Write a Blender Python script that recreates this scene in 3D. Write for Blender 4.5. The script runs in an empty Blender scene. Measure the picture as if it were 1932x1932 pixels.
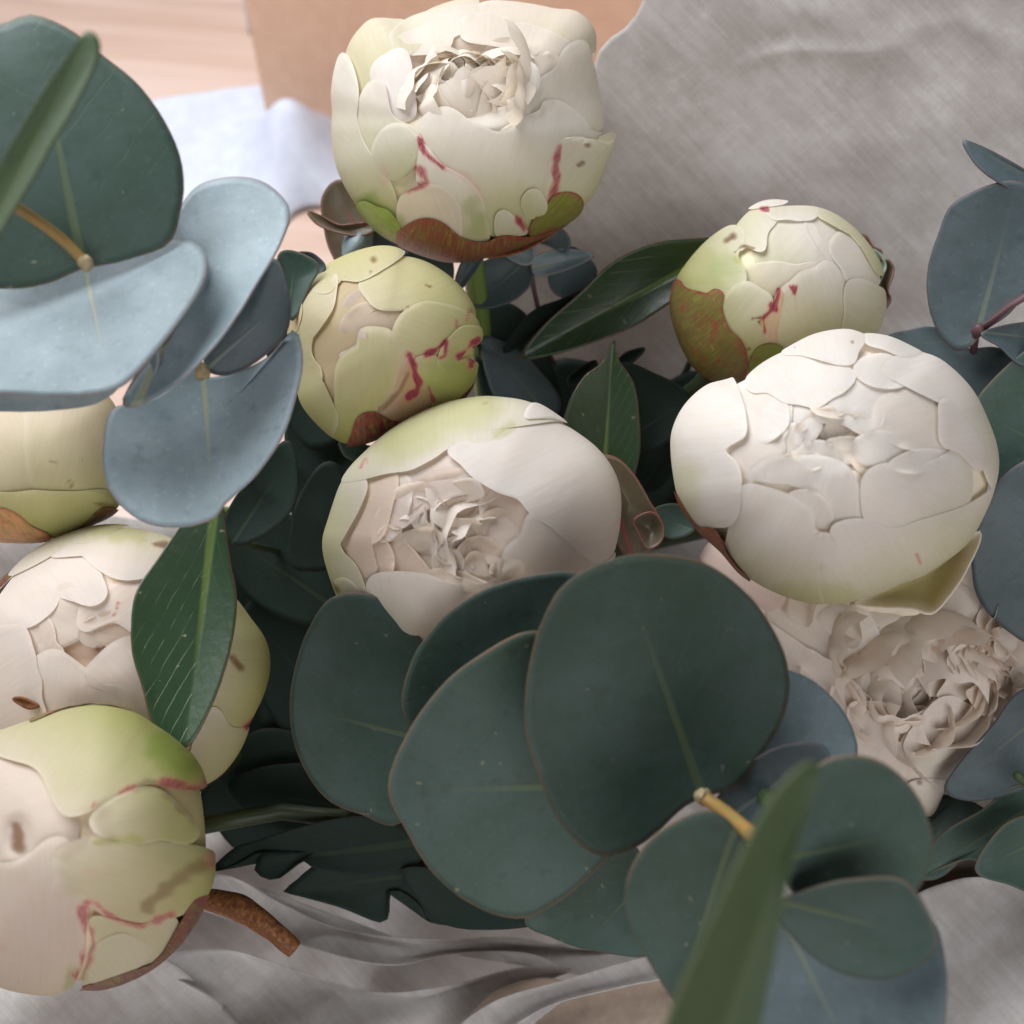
import bpy, math, random
import numpy as np
from mathutils import Vector, Matrix

# ------------------------------------------------------------------ camera, world, light, exposure
FOV = math.radians(50.0)
PITCH = math.radians(50.0)            # looking down by this much
CAM_Z = 0.52
sc = bpy.context.scene
col = sc.collection
cam_data = bpy.data.cameras.new('camera'); cam = bpy.data.objects.new('camera', cam_data); col.objects.link(cam)
cam_data.sensor_width = 36.0; cam_data.sensor_height = 36.0
cam_data.lens = 18.0 / math.tan(FOV / 2); cam_data.clip_start = 0.01; cam_data.clip_end = 50
cam.location = (0, -0.22, CAM_Z); cam.rotation_euler = (math.pi / 2 - PITCH, 0, 0)
cam_data.dof.use_dof = True; cam_data.dof.focus_distance = 0.295; cam_data.dof.aperture_fstop = 13.0
cam_data.dof.aperture_blades = 0
sc.camera = cam
world = bpy.data.worlds.new('World'); sc.world = world; world.use_nodes = True
bg = world.node_tree.nodes['Background']; bg.inputs[0].default_value = (0.95, 0.97, 1.0, 1); bg.inputs[1].default_value = 0.08

def area(name, loc, target, size, power, color):
    ld = bpy.data.lights.new(name, 'AREA'); ld.shape = 'RECTANGLE'; ld.size, ld.size_y = size
    ld.energy = power; ld.color = color
    o = bpy.data.objects.new(name, ld); col.objects.link(o); o.location = loc
    o.rotation_euler = (Vector(target) - Vector(loc)).to_track_quat('-Z', 'Y').to_euler()
    return o
area('window_light', (-0.55, 0.50, 1.25), (0, 0.04, 0.27), (1.3, 1.0), 31.0, (0.955, 0.975, 1.0))
area('front_fill', (0.45, -1.5, 1.0), (0, 0, 0.25), (1.6, 1.4), 18.0, (1.0, 0.985, 0.98))  # added fill lamp from the camera side, no such source seen
sc.cycles.max_bounces = 8; sc.cycles.diffuse_bounces = 4; sc.cycles.glossy_bounces = 2
sc.view_settings.view_transform = 'Standard'; sc.view_settings.look = 'None'
sc.view_settings.gamma = 1.0; sc.view_settings.exposure = 0.18; sc.view_settings.use_curve_mapping = False

# ------------------------------------------------------------------ helpers
TH = math.tan(FOV / 2)
R_ = Matrix.Rotation(math.pi / 2 - PITCH, 3, 'X'); RN = np.array(R_); CL = np.array(cam.location)
def at(px, py, d):                    # a place in the picture (0..1932) at a depth in metres -> world point(s)
    px = np.asarray(px, float); py = np.asarray(py, float); d = np.asarray(d, float) + 0 * px
    v = np.stack([(px - 966) / 966 * TH * d, -(py - 966) / 966 * TH * d, -d], -1)
    return v @ RN.T + CL
def on_table(px, py, z=0.0):
    a = at(px, py, 1.0) - CL
    return CL + a * ((z - CL[2]) / a[..., 2:3])
def smooth(a, b, x):
    t = np.clip((x - a) / (b - a), 0, 1); return t * t * (3 - 2 * t)
def spline(pts, n, closed=True):      # Catmull-Rom through pts, resampled evenly
    P = np.array(pts, float)
    Q = np.vstack([P[-1:], P, P[:2]]) if closed else np.vstack([2 * P[:1] - P[1:2], P, 2 * P[-1:] - P[-2:-1]])
    out = []
    for i in range(1, len(Q) - 2):
        t = np.linspace(0, 1, 16, endpoint=False)[:, None]
        a, b, c, d = Q[i - 1], Q[i], Q[i + 1], Q[i + 2]
        out.append(.5 * (2 * b + (c - a) * t + (2 * a - 5 * b + 4 * c - d) * t ** 2 + (3 * b - a - 3 * c + d) * t ** 3))
    S = np.vstack(out)
    S = np.vstack([S, S[:1] if closed else P[-1:]])
    L = np.concatenate([[0], np.cumsum(np.linalg.norm(np.diff(S, axis=0), axis=1))])
    u = np.linspace(0, L[-1], n + 1)[:-1] if closed else np.linspace(0, L[-1], n)
    return np.stack([np.interp(u, L, S[:, k]) for k in range(S.shape[1])], -1)
class Wob:                            # cheap smooth 2-D noise, about -1..1
    def __init__(s, seed, scale, n=7):
        r = np.random.RandomState(seed); a = r.uniform(0, 6.283, n); f = scale * r.uniform(.5, 1.6, n)
        s.k = np.stack([np.cos(a) * f, np.sin(a) * f]); s.p = r.uniform(0, 6.283, n); s.w = r.uniform(.5, 1, n); s.w /= s.w.sum() * .6
    def __call__(s, x, y):
        return np.sin(np.asarray(x)[..., None] * s.k[0] + np.asarray(y)[..., None] * s.k[1] + s.p) @ s.w
SEED = [0]
def nseed(): SEED[0] += 1; return SEED[0] * 7919 % 100003

def build(name, V, F, mat, parent=None, uv=None, colr=None, thick=0.0, origin=None, offset=-1.0, sub=0):
    me = bpy.data.meshes.new(name)
    V = np.asarray(V, float)
    if origin is None: origin = V.mean(0) if parent is None else np.array(parent.location)
    me.from_pydata((V - origin).tolist(), [], F if isinstance(F, list) else F.tolist())
    me.polygons.foreach_set('use_smooth', np.ones(len(me.polygons), bool))
    li = np.empty(len(me.loops), np.int32); me.loops.foreach_get('vertex_index', li)
    if uv is not None:
        l = me.uv_layers.new(name='UVMap'); l.data.foreach_set('uv', np.asarray(uv, np.float32)[li].ravel())
    if colr is not None:
        a = me.color_attributes.new('pig', 'FLOAT_COLOR', 'POINT')
        c = np.zeros((len(V), 4), np.float32); c[:, :colr.shape[1]] = colr; a.data.foreach_set('color', c.ravel())
    me.materials.append(mat)
    o = bpy.data.objects.new(name, me); col.objects.link(o)
    if parent is not None: o.parent = parent
    else: o.location = origin
    if thick:
        m = o.modifiers.new('thickness', 'SOLIDIFY'); m.thickness = thick; m.offset = offset
    if sub:
        m = o.modifiers.new('smooth', 'SUBSURF'); m.levels = sub; m.render_levels = sub
    return o
def thing(name, label, cat, loc, group=None):
    o = bpy.data.objects.new(name, None); col.objects.link(o); o.location = [float(x) for x in loc]
    o.empty_display_size = .01
    o['label'] = label; o['category'] = cat
    if group: o['group'] = group
    return o
def tag(o, label, cat, group=None):
    o['label'] = label; o['category'] = cat
    if group: o['group'] = group
def ring_faces(M, N):                 # centre vertex 0, then N rings of M
    F = [[0, 1 + j, 1 + (j + 1) % M] for j in range(M)]
    for i in range(N - 1):
        a = 1 + i * M; b = a + M
        F += [[a + j, b + j, b + (j + 1) % M, a + (j + 1) % M] for j in range(M)]
    return F
def grid_faces(nx, ny):
    return [[j * nx + i, j * nx + i + 1, (j + 1) * nx + i + 1, (j + 1) * nx + i] for j in range(ny - 1) for i in range(nx - 1)]
_rf = {}
def rings(M, N):
    if (M, N) not in _rf: _rf[(M, N)] = ring_faces(M, N)
    return _rf[(M, N)]
def tube(name, pts, rad, mat, parent, n=10, seg=28, wob=0.0):     # pts: world points
    P = spline(pts, seg, closed=False); r = np.interp(np.linspace(0, 1, seg), np.linspace(0, 1, len(rad)), rad)
    if wob: r = r * (1 + wob * Wob(nseed(), 9)(np.linspace(0, 3, seg), np.zeros(seg)))
    T = np.gradient(P, axis=0); T /= np.linalg.norm(T, axis=1)[:, None]
    ref = np.array([0.31, 0.2, 0.93]); A = np.cross(T, ref); A /= np.linalg.norm(A, axis=1)[:, None]; B = np.cross(T, A)
    a = np.linspace(0, 2 * math.pi, n, endpoint=False)
    V = (P[:, None] + r[:, None, None] * (np.cos(a)[None, :, None] * A[:, None] + np.sin(a)[None, :, None] * B[:, None])).reshape(-1, 3)
    F = [[i * n + j, i * n + (j + 1) % n, (i + 1) * n + (j + 1) % n, (i + 1) * n + j] for i in range(seg - 1) for j in range(n)]
    F += [list(range(n))[::-1], [(seg - 1) * n + j for j in range(n)]]
    uv = np.stack([np.tile(a / 6.283, seg), np.repeat(np.linspace(0, 1, seg), n)], -1)
    return build(name, V, F, mat, parent, uv=uv)

# ------------------------------------------------------------------ materials
class NT:
    def __init__(s, name):
        s.m = bpy.data.materials.new(name); s.m.use_nodes = True; s.t = s.m.node_tree
        s.b = s.t.nodes['Principled BSDF']; s.out = s.t.nodes['Material Output']
    def n(s, kind, **kw):
        x = s.t.nodes.new(kind)
        for k, v in kw.items():
            if k.startswith('i_'): x.inputs[int(k[2:]) if k[2:].isdigit() else k[2:]].default_value = v
            else: setattr(x, k, v)
        return x
    def l(s, a, b): s.t.links.new(a, b)
    def put(s, sock, v):
        if hasattr(v, 'is_output') or isinstance(v, bpy.types.NodeSocket): s.l(v, sock)
        elif v is not None: sock.default_value = v
    def math(s, op, a, b=None, c=None):
        x = s.n('ShaderNodeMath', operation=op)
        for i, v in enumerate((a, b, c)): s.put(x.inputs[i], v)
        return x.outputs[0]
    def mix(s, f, a, b, blend='MIX'):
        x = s.n('ShaderNodeMix', data_type='RGBA', blend_type=blend)
        s.put(x.inputs[0], f)
        for i, v in ((6, a), (7, b)): s.put(x.inputs[i], (*v, 1) if isinstance(v, tuple) and len(v) == 3 else v)
        return x.outputs[2]
    def ramp(s, v, *st):
        x = s.n('ShaderNodeMapRange', interpolation_type='SMOOTHSTEP'); s.put(x.inputs[0], v)
        for i, k in enumerate(st): x.inputs[i + 1].default_value = k
        return x.outputs[0]
    def noise(s, vec, scale, detail=3, rough=.55):
        x = s.n('ShaderNodeTexNoise'); x.inputs['Scale'].default_value = scale; x.inputs['Detail'].default_value = detail; x.inputs['Roughness'].default_value = rough
        if vec is not None: s.l(vec, x.inputs['Vector'])
        return x.outputs[0]
    def mapping(s, vec, scale, rot=(0, 0, 0)):
        if any(rot):
            y = s.n('ShaderNodeMapping'); y.inputs['Rotation'].default_value = rot; s.l(vec, y.inputs[0]); vec = y.outputs[0]
        x = s.n('ShaderNodeMapping'); x.inputs['Scale'].default_value = scale; s.l(vec, x.inputs[0]); return x.outputs[0]
    def bump(s, h, strength, dist=.001):
        x = s.n('ShaderNodeBump'); x.inputs['Strength'].default_value = strength; x.inputs['Distance'].default_value = dist
        s.l(h, x.inputs['Height']); s.l(x.outputs[0], s.b.inputs['Normal'])
    def set(s, **kw):
        for k, v in kw.items(): s.put(s.b.inputs[k.replace('_', ' ')], v)

def petal_mat(name, trans=.38):
    g = NT(name)
    an = g.n('ShaderNodeAttribute', attribute_name='pig'); a = an.outputs['Color']
    uv = g.n('ShaderNodeUVMap').outputs[0]; oc = g.n('ShaderNodeTexCoord').outputs['Object']
    veins = g.noise(g.mapping(uv, (9, .8, 1)), 3.0, 4)
    blot = g.noise(oc, 160, 4)
    c = g.mix(g.ramp(veins, .38, .72, 0, .40), a, (.92, .90, .82), 'MULTIPLY')
    c = g.mix(g.ramp(blot, .45, .8, 0, .25), c, (.92, .86, .72), 'MULTIPLY')
    fe = g.noise(g.mapping(uv, (16, 2.2, 1)), 3.0, 5, .7)
    rm = g.math('ADD', an.outputs['Alpha'], g.math('MULTIPLY', g.math('SUBTRACT', fe, .5), .8))
    on = g.ramp(an.outputs['Alpha'], .02, .30)
    c = g.mix(g.math('MULTIPLY', g.ramp(rm, .0, .7, 0, .65), on), c, (.62, .22, .20))
    c = g.mix(g.math('MULTIPLY', g.ramp(rm, .48, 1.05, 0, .9), on), c, (.30, .018, .07))
    speck = g.noise(oc, 900, 2)
    c = g.mix(g.ramp(speck, .76, .80, 0, .35), c, (.35, .20, .08))
    g.set(Base_Color=c, Roughness=.6)
    g.b.inputs['Specular IOR Level'].default_value = .25
    tr = g.n('ShaderNodeBsdfTranslucent'); g.put(tr.inputs[0], g.mix(1.0, c, (1.0, .95, .86), 'MULTIPLY'))
    mx = g.n('ShaderNodeMixShader'); mx.inputs[0].default_value = trans
    g.l(g.b.outputs[0], mx.inputs[1]); g.l(tr.outputs[0], mx.inputs[2]); g.l(mx.outputs[0], g.out.inputs[0])
    h = g.math('ADD', g.math('MULTIPLY', veins, .6), g.math('MULTIPLY', g.noise(oc, 420, 3), .5))
    g.bump(h, .13, .0006)
    return g.m
PETAL = petal_mat('peony_petal'); HEART = petal_mat('peony_heart', .0); RUFFLE = petal_mat('peony_ruffle', .36)

def sepal_mat():
    g = NT('peony_sepal')
    a = g.n('ShaderNodeAttribute', attribute_name='pig').outputs['Color']
    oc = g.n('ShaderNodeTexCoord').outputs['Object']; uv = g.n('ShaderNodeUVMap').outputs[0]
    st = g.noise(g.mapping(uv, (14, 2, 1)), 3, 4)
    c = g.mix(g.ramp(st, .4, .62), a, (.30, .055, .04), 'MIX') if False else g.mix(g.ramp(st, .42, .66, 0, .55), a, (.17, .20, .035))
    c = g.mix(g.ramp(g.noise(oc, 210, 4), .5, .72, 0, .6), c, (.24, .035, .03))
    c = g.mix(g.ramp(g.noise(oc, 700, 2), .62, .75, 0, .5), c, (.35, .22, .08))
    g.set(Base_Color=c, Roughness=.45); g.b.inputs['Specular IOR Level'].default_value = .4
    g.bump(g.noise(oc, 500, 3), .3, .0006); return g.m
SEPAL = sepal_mat()

def leaf_mat(name, base, alt, vein, rim, rough=.5, veins=18, slope=.8, veinamt=.35, wax=.5, spec=.4, spots=0.0, sheen=0.0):
    g = NT(name)
    at_ = g.n('ShaderNodeAttribute', attribute_name='pig'); sp = g.n('ShaderNodeSeparateColor'); g.l(at_.outputs['Color'], sp.inputs[0])
    ring, rnd = sp.outputs[0], sp.outputs[1]
    uv = g.n('ShaderNodeUVMap').outputs[0]; su = g.n('ShaderNodeSeparateXYZ'); g.l(uv, su.inputs[0])
    oc = g.n('ShaderNodeTexCoord').outputs['Object']
    lat = g.math('ABSOLUTE', su.outputs[0]); s = su.outputs[1]
    c = g.mix(g.ramp(g.noise(oc, 42, 6, .6), .30, .72, 0, wax), base, alt)
    c = g.mix(g.ramp(g.noise(oc, 300, 4), .54, .74, 0, .30), c, tuple(x * .5 for x in base))
    c = g.mix(g.ramp(g.noise(oc, 620, 2), .60, .70, 0, .16), c, tuple(min(1, x * 1.5) for x in alt))
    wob = g.math('MULTIPLY', g.math('SUBTRACT', g.noise(oc, 60, 2), .5), .12)
    sv = g.math('ADD', g.math('SUBTRACT', s, g.math('MULTIPLY', lat, slope)), wob)
    w = g.math('ABSOLUTE', g.math('SINE', g.math('MULTIPLY', sv, veins)))
    side = g.math('MULTIPLY', g.math('MULTIPLY', g.ramp(w, .0, .16, 1, 0), veinamt), g.ramp(g.noise(oc, 120, 3), .4, .62, .1, 1))
    c = g.mix(side, c, vein)
    mr = g.ramp(g.math('SUBTRACT', lat, g.math('MULTIPLY', g.math('SUBTRACT', 1.05, s), .016)), -.004, .010, 1, 0)
    mr = g.math('MULTIPLY', mr, g.ramp(s, .25, .80, .9, 0.08))
    c = g.mix(mr, c, vein)
    c = g.mix(g.math('MULTIPLY', g.ramp(ring, .975, .995, 0, .65), g.ramp(g.noise(oc, 90, 2), .3, .6, .3, 1)), c, rim)
    if spots:
        c = g.mix(g.ramp(g.noise(oc, 330, 3), .70, .74, 0, spots), c, (.40, .36, .20))
    br = g.math('ADD', .82, g.math('MULTIPLY', rnd, .36))
    hs = g.n('ShaderNodeHueSaturation'); g.l(c, hs.inputs['Color']); g.l(br, hs.inputs['Value'])
    g.set(Base_Color=hs.outputs[0], Roughness=rough); g.b.inputs['Specular IOR Level'].default_value = spec
    if sheen:
        g.b.inputs['Sheen Weight'].default_value = sheen; g.b.inputs['Sheen Roughness'].default_value = .5; g.b.inputs['Sheen Tint'].default_value = (.75, .87, 1, 1)
    h = g.math('ADD', g.math('MULTIPLY', g.math('ADD', side, mr), -.5), g.math('MULTIPLY', g.noise(oc, 350, 4), .35))
    g.bump(h, .35, .0008)
    return g.m
EUC_PALE = leaf_mat('eucalyptus_leaf_waxy_lit', (.145, .195, .215), (.25, .31, .345), (.26, .28, .20), (.20, .12, .11), .5, 22, .9, .14, .9, .4, sheen=.12, spots=.3)  # same leaf, paler: waxy bloom plus window light put into the colour
EUC_DARK = leaf_mat('eucalyptus_leaf_green_shaded', (.027, .055, .039), (.050, .080, .074), (.075, .105, .055), (.15, .085, .05), .55, 20, .9, .20, .8, .3, spots=.25)  # same leaf, darker: greener tone plus weaker light put into the colour
EUC_BLUE = leaf_mat('eucalyptus_leaf_bluish', (.042, .064, .070), (.085, .112, .124), (.09, .11, .09), (.10, .045, .05), .55, 20, .9, .10, .8, .35, sheen=.05)
PEO_LEAF = leaf_mat('peony_leaf', (.018, .046, .016), (.026, .058, .032), (.10, .15, .035), (.16, .05, .03), .36, 24, 2.4, .55, .5, .5, spots=.45)
PEO_DARK = leaf_mat('peony_leaf_gap_shade', (.010, .020, .015), (.016, .027, .024), (.022, .034, .02), (.03, .02, .015), .65, 24, 2.2, .4, .5, .15)  # darkened peony leaf: shade of the deep gaps put into its colour
EDGE_LEAF = leaf_mat('eucalyptus_leaf_edge_on', (.045, .082, .030), (.055, .092, .042), (.075, .105, .045), (.10, .10, .05), .55, 14, .6, .08, .5, .3)
MAROON_LEAF = leaf_mat('maroon_leaf', (.12, .10, .06), (.10, .06, .05), (.25, .05, .05), (.22, .03, .03), .38, 14, 1.2, .3, .6, .5)

def plain(name, c1, c2, scale, rough, spec=.4, stretch=None, bump=.3):
    g = NT(name); oc = g.n('ShaderNodeTexCoord').outputs['Object']; uv = g.n('ShaderNodeUVMap').outputs[0]
    v = g.mapping(uv, stretch) if stretch else oc
    f = g.noise(v, scale, 4)
    g.set(Base_Color=g.mix(g.ramp(f, .35, .68), c1, c2), Roughness=rough); g.b.inputs['Specular IOR Level'].default_value = spec
    g.bump(f, bump, .0008); return g.m
STEM = plain('green_stem', (.10, .17, .035), (.16, .22, .06), 4, .45, stretch=(6, 2, 1))
STEM_DEEP = plain('deep_stem', (.022, .036, .014), (.04, .05, .018), 4, .5, stretch=(6, 2, 1))
STEM_OR = plain('orange_stem', (.34, .17, .05), (.22, .19, .06), 3, .5, stretch=(3, 3, 1))
STEM_MAR = plain('maroon_stem', (.06, .022, .03), (.10, .05, .055), 4, .5, stretch=(4, 5, 1))
STEM_EUC = plain('eucalyptus_stem', (.046, .074, .024), (.036, .062, .030), 3, .5, stretch=(4, 3, 1))
DRY = plain('dry_brown', (.13, .045, .018), (.30, .12, .035), 5, .55, stretch=(2, 6, 1), bump=.8)
NODE = plain('knotty_node', (.38, .30, .17), (.22, .18, .09), 500, .55, bump=.9)
BUDGREEN = plain('grey_green_bud', (.24, .31, .25), (.15, .21, .16), 260, .45)

def tissue_mat():
    g = NT('tissue_paper'); uv = g.n('ShaderNodeUVMap').outputs[0]
    st = g.noise(g.mapping(uv, (36, 3.0, 1), (0, 0, .85)), 1.6, 6, .7)
    fine = g.noise(g.mapping(uv, (110, 7, 1), (0, 0, .75)), 1.4, 4, .7)
    cl = g.noise(uv, 4.5, 8, .72); fib = g.noise(uv, 46, 5, .75)
    m = g.math('ADD', g.math('MULTIPLY', st, .16), g.math('ADD', g.math('MULTIPLY', cl, .78), g.math('MULTIPLY', fine, .22)))
    hat = g.noise(g.mapping(uv, (150, 9, 1), (0, 0, -.85)), 1.4, 4, .7)
    m = g.math('ADD', g.math('MULTIPLY', m, .94), g.math('MULTIPLY', hat, .09))
    c = g.mix(g.ramp(m, .46, .74), (.45, .415, .395), (.68, .665, .67))
    c = g.mix(g.ramp(fib, .55, .75, 0, .35), c, (.84, .83, .83))
    g.set(Base_Color=c, Roughness=.55); g.b.inputs['Specular IOR Level'].default_value = .35
    tr = g.n('ShaderNodeBsdfTranslucent'); g.put(tr.inputs[0], g.mix(.5, c, (.75, .66, .58)))
    mx = g.n('ShaderNodeMixShader'); mx.inputs[0].default_value = .28
    g.l(g.b.outputs[0], mx.inputs[1]); g.l(tr.outputs[0], mx.inputs[2]); g.l(mx.outputs[0], g.out.inputs[0])
    g.bump(g.math('ADD', g.math('MULTIPLY', cl, .9), g.math('MULTIPLY', fib, .6)), .22, .0007)
    return g.m
TISSUE = tissue_mat()
KRAFT_IN = plain('brown_wrap_paper', (.40, .31, .25), (.46, .36, .295), 260, .7, .2, bump=.25)
KRAFT = plain('kraft_card', (.68, .44, .31), (.72, .48, .345), 90, .75, .2, bump=.1)
KRAFT_EDGE = plain('kraft_card_edge', (.70, .50, .36), (.74, .54, .40), 90, .75, .2, bump=.1)
CLOTH = plain('white_cloth', (.50, .53, .62), (.56, .59, .68), 60, .85, .1, bump=.4)
GREY = plain('shade_line_grey', (.22, .22, .24), (.28, .28, .30), 40, .6)
def wood_mat():
    g = NT('table_wood'); oc = g.n('ShaderNodeTexCoord').outputs['Object']
    n = g.noise(g.mapping(oc, (1.6, 26, 1), (0, 0, .16)), 1.5, 5, .65)
    b = g.noise(g.mapping(oc, (.8, 9, 1), (0, 0, .16)), 1.2, 2)
    c = g.mix(g.ramp(n, .3, .7), (.47, .32, .25), (.57, .42, .35)); c = g.mix(g.ramp(b, .35, .65, 0, .7), c, (.62, .49, .43))
    g.set(Base_Color=c, Roughness=.5); g.bump(n, .1, .001); return g.m
WOOD = wood_mat()

# ------------------------------------------------------------------ the setting: table, cloth, kraft box
def struct(o): o['kind'] = 'structure'; return o
V = [(-2.5, -1.5, 0), (2.5, -1.5, 0), (2.5, 3.5, 0), (-2.5, 3.5, 0)]
struct(build('table_top', V, [[0, 1, 2, 3]], WOOD, origin=np.zeros(3)))

def px_sheet(name, mat, parent, outline, hfun, thick=.0006, M=120, N=26, onto_table=True, depth=None, centre=None, noise=.0, uvs=1 / 1932):
    P = spline(outline, M); c = np.array(centre) if centre else P.mean(0)
    t = np.linspace(0, 1, N + 1)[1:]
    G = c + (P[None] - c) * t[:, None, None]
    xy = np.vstack([c[None], G.reshape(-1, 2)]); tr = np.concatenate([[0], np.repeat(t, M)])
    if onto_table:
        W = on_table(xy[:, 0], xy[:, 1]); W[:, 2] += hfun(xy[:, 0], xy[:, 1], tr)
    else:
        W = at(xy[:, 0], xy[:, 1], hfun(xy[:, 0], xy[:, 1], tr))
    return build(name, W, rings(M, N), mat, parent, uv=xy * uvs, thick=thick)

w1 = Wob(3, .018); w2 = Wob(5, .05)
def cloth_h(x, y, t):
    mound = .050 * np.exp(-(((x - 560) / 75) ** 2 + ((y - 320) / 62) ** 2))
    fold = .014 * np.exp(-((y - 205 + (x - 380) * .13) / 16) ** 2)
    return (.004 + mound + fold + .004 * (w1(x, y) + 1) + .0015 * (w2(x, y) + 1)) * (1 - .85 * t ** 8)
o = px_sheet('white_cloth', CLOTH, None, [(270, 214), (330, 200), (400, 190), (490, 178), (640, 170), (760, 230), (800, 330), (700, 410), (610, 395), (560, 405), (520, 440), (420, 480), (280, 500), (180, 420), (200, 280)], cloth_h, centre=(480, 320), N=34, M=140)
tag(o, 'rumpled white cloth on the wooden table in front of the kraft box', 'cloth')

# kraft box standing on the table behind the bouquet
b0 = on_table(505, 238); b1 = on_table(1010, 330)
ux = (b1 - b0) / np.linalg.norm(b1 - b0); uy = np.array([-ux[1], ux[0], 0.0])
box = thing('kraft_box', 'open tan kraft cardboard box standing on the table behind the flowers', 'box', b0)
def slab(name, o, dx, dy, z0, z1, mat, parent, taper=0.0):
    V = []
    for z, e in ((z0, 0), (z1, taper)):
        for a, b in ((0, 0), (1, 0), (1, 1), (0, 1)):
            V.append(o + ux * (a * dx + (e if a else -e)) + uy * (b * dy) + np.array([0, 0, z]))
    ob = build(name, V, [[0, 3, 2, 1], [4, 5, 6, 7], [0, 1, 5, 4], [1, 2, 6, 5], [2, 3, 7, 6], [3, 0, 4, 7]], mat, parent)
    ob.data.polygons.foreach_set('use_smooth', np.zeros(6, bool))
    m = ob.modifiers.new('bevel', 'BEVEL'); m.width = .0012; m.segments = 2
    return ob
BW, BD, BH, TK = .42, .30, .34, .004
slab('front_panel', b0, BW, TK, .0, BH, KRAFT, box)
slab('back_panel', b0 + uy * (BD - TK), BW, TK, .0, BH, KRAFT, box)
slab('side_panel', b0 + uy * TK, TK, BD - 2 * TK, .0, BH - .001, KRAFT, box)
slab('side_panel', b0 + uy * TK + ux * (BW - TK), TK, BD - 2 * TK, .0, BH - .001, KRAFT, box)
slab('bottom_panel', b0 + uy * TK + ux * TK, BW - 2 * TK, BD - 2 * TK, .001, .005, KRAFT, box)
# thin dark bar put in for the shadow-like line left of the box
p = on_table(462, 20)
o = build('shade_line', np.vstack([[q, q + np.array([0, 0, .006])] for q in (on_table(452, -60), on_table(466, -60), on_table(484, 62), on_table(470, 66))]).reshape(-1, 3),
      [[0, 2, 4, 6], [1, 7, 5, 3], [0, 1, 3, 2], [2, 3, 5, 4], [4, 5, 7, 6], [6, 7, 1, 0]], GREY)
tag(o, 'narrow dark grey bar put in for the shadow-like line beside the kraft box', 'strip')

# ------------------------------------------------------------------ the paper wrap
BIND = at(980, 1075, .56)             # where the stems are bound
wrap = thing('paper_wrap', 'crinkled white tissue and brown paper wrapped around the bouquet', 'wrapping paper', on_table(960, 1060))
def cone(x, y):
    r = np.hypot(x - 1000, (y - 1080) * 1.05); return .475 - .000105 * r + .22 * np.exp(-(r / 190) ** 2)
wa = Wob(11, .0042); wb = Wob(12, .011); wc = Wob(13, .03)
def back_h(x, y, t):
    f = np.clip((y - 60) / 500, 0, 1)
    big = 0.006 * (1 - f) * np.sin((x * .35 + y) * .018 + 1.2) * smooth(1150, 1500, x)
    crease = .0022 * np.exp(-((y - 100 + .30 * (x - 1560) - 30 * np.sin(x * .012)) / 12) ** 2) * smooth(1380, 1480, x) * (1 - smooth(1640, 1760, x)) + .0018 * np.exp(-np.abs(y - 40 - .1 * (x - 1560) - 25 * np.sin(x * .02)) / 30) * smooth(1400, 1600, x)
    return cone(x, y) + .002 * wa(x, y) + .0008 * wb(x, y) - crease + big * .3 - .0016 * np.abs(wb(x * .5, y * .5)) - .0007 * np.abs(wc(x * .7, y * .7))
px_sheet('paper_sheet', TISSUE, wrap, [(1330, -190), (1250, -110), (1222, -40), (1212, 5), (1185, 48), (1130, 96), (1108, 200), (1085, 300), (1050, 400), (960, 470), (900, 560), (870, 760), (900, 980), (1200, 1150), (1700, 1220), (2250, 1250), (2300, 600), (2300, -250), (1900, -260), (1550, -240)],
         back_h, thick=.0003, M=160, N=60, onto_table=False, centre=(1500, 500))
def front_h(x, y, t):
    ang = np.arctan2(y - 1080, x - 1000); r = np.hypot(x - 1000, y - 1080)
    k = smooth(250, 800, r)
    return .005 + cone(x, y) + k * (.008 * np.sin(ang * 11 + r * .004) + .004 * np.sin(ang * 23 + 1 + r * .006)) + .003 * wa(x, y) + .0012 * wb(x, y)
px_sheet('paper_sheet', TISSUE, wrap, [(-300, 960), (-100, 965), (150, 968), (330, 985), (480, 960), (760, 900), (1000, 930), (1300, 1000), (1800, 1100), (2250, 1150), (2300, 1700), (2200, 2300), (1500, 2350), (700, 2350), (-250, 2250), (-350, 1500)],
         front_h, thick=.0003, M=200, N=60, onto_table=False, centre=(1000, 1300))
def fold_h(d0, f1, ph, amp=.006):
    return lambda x, y, t: cone(x, y) - d0 + amp * np.sin((x * .6 + y * 1.1) * f1 + ph) + .0025 * wb(x, y) + .002 * wa(x, y) - .004 * t ** 6
px_sheet('tissue_fold', TISSUE, wrap, [(330, 1690), (420, 1650), (520, 1700), (640, 1752), (800, 1772), (960, 1768), (1110, 1790), (1230, 1775), (1420, 1790), (1450, 1860), (1150, 1850), (1000, 1800), (860, 1800), (740, 1822), (620, 1800), (500, 1760)], fold_h(.018, .02, 0), thick=.0003, M=130, N=22, onto_table=False, centre=(800, 1790))
px_sheet('tissue_fold', TISSUE, wrap, [(-200, 1800), (100, 1830), (280, 1800), (380, 1860), (460, 1940), (520, 2050), (300, 2150), (-200, 2150)], fold_h(.030, .016, 2), thick=.0003, M=130, N=22, onto_table=False)
px_sheet('tissue_fold', TISSUE, wrap, [(290, 1815), (420, 1790), (560, 1830), (700, 1870), (830, 1862), (980, 1825), (1080, 1830), (960, 1880), (880, 1960), (800, 2100), (560, 2150), (470, 1990), (400, 1890)], fold_h(.024, .021, 1), thick=.0003, M=130, N=22, onto_table=False)
px_sheet('brown_paper_fold', KRAFT_IN, wrap, [(840, 2050), (900, 1900), (1010, 1845), (1140, 1862), (1300, 1830), (1500, 1850), (1520, 2050), (1200, 2100)], fold_h(.032, .012, .5, .004), thick=.0004, M=110, N=20, onto_table=False)
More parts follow.
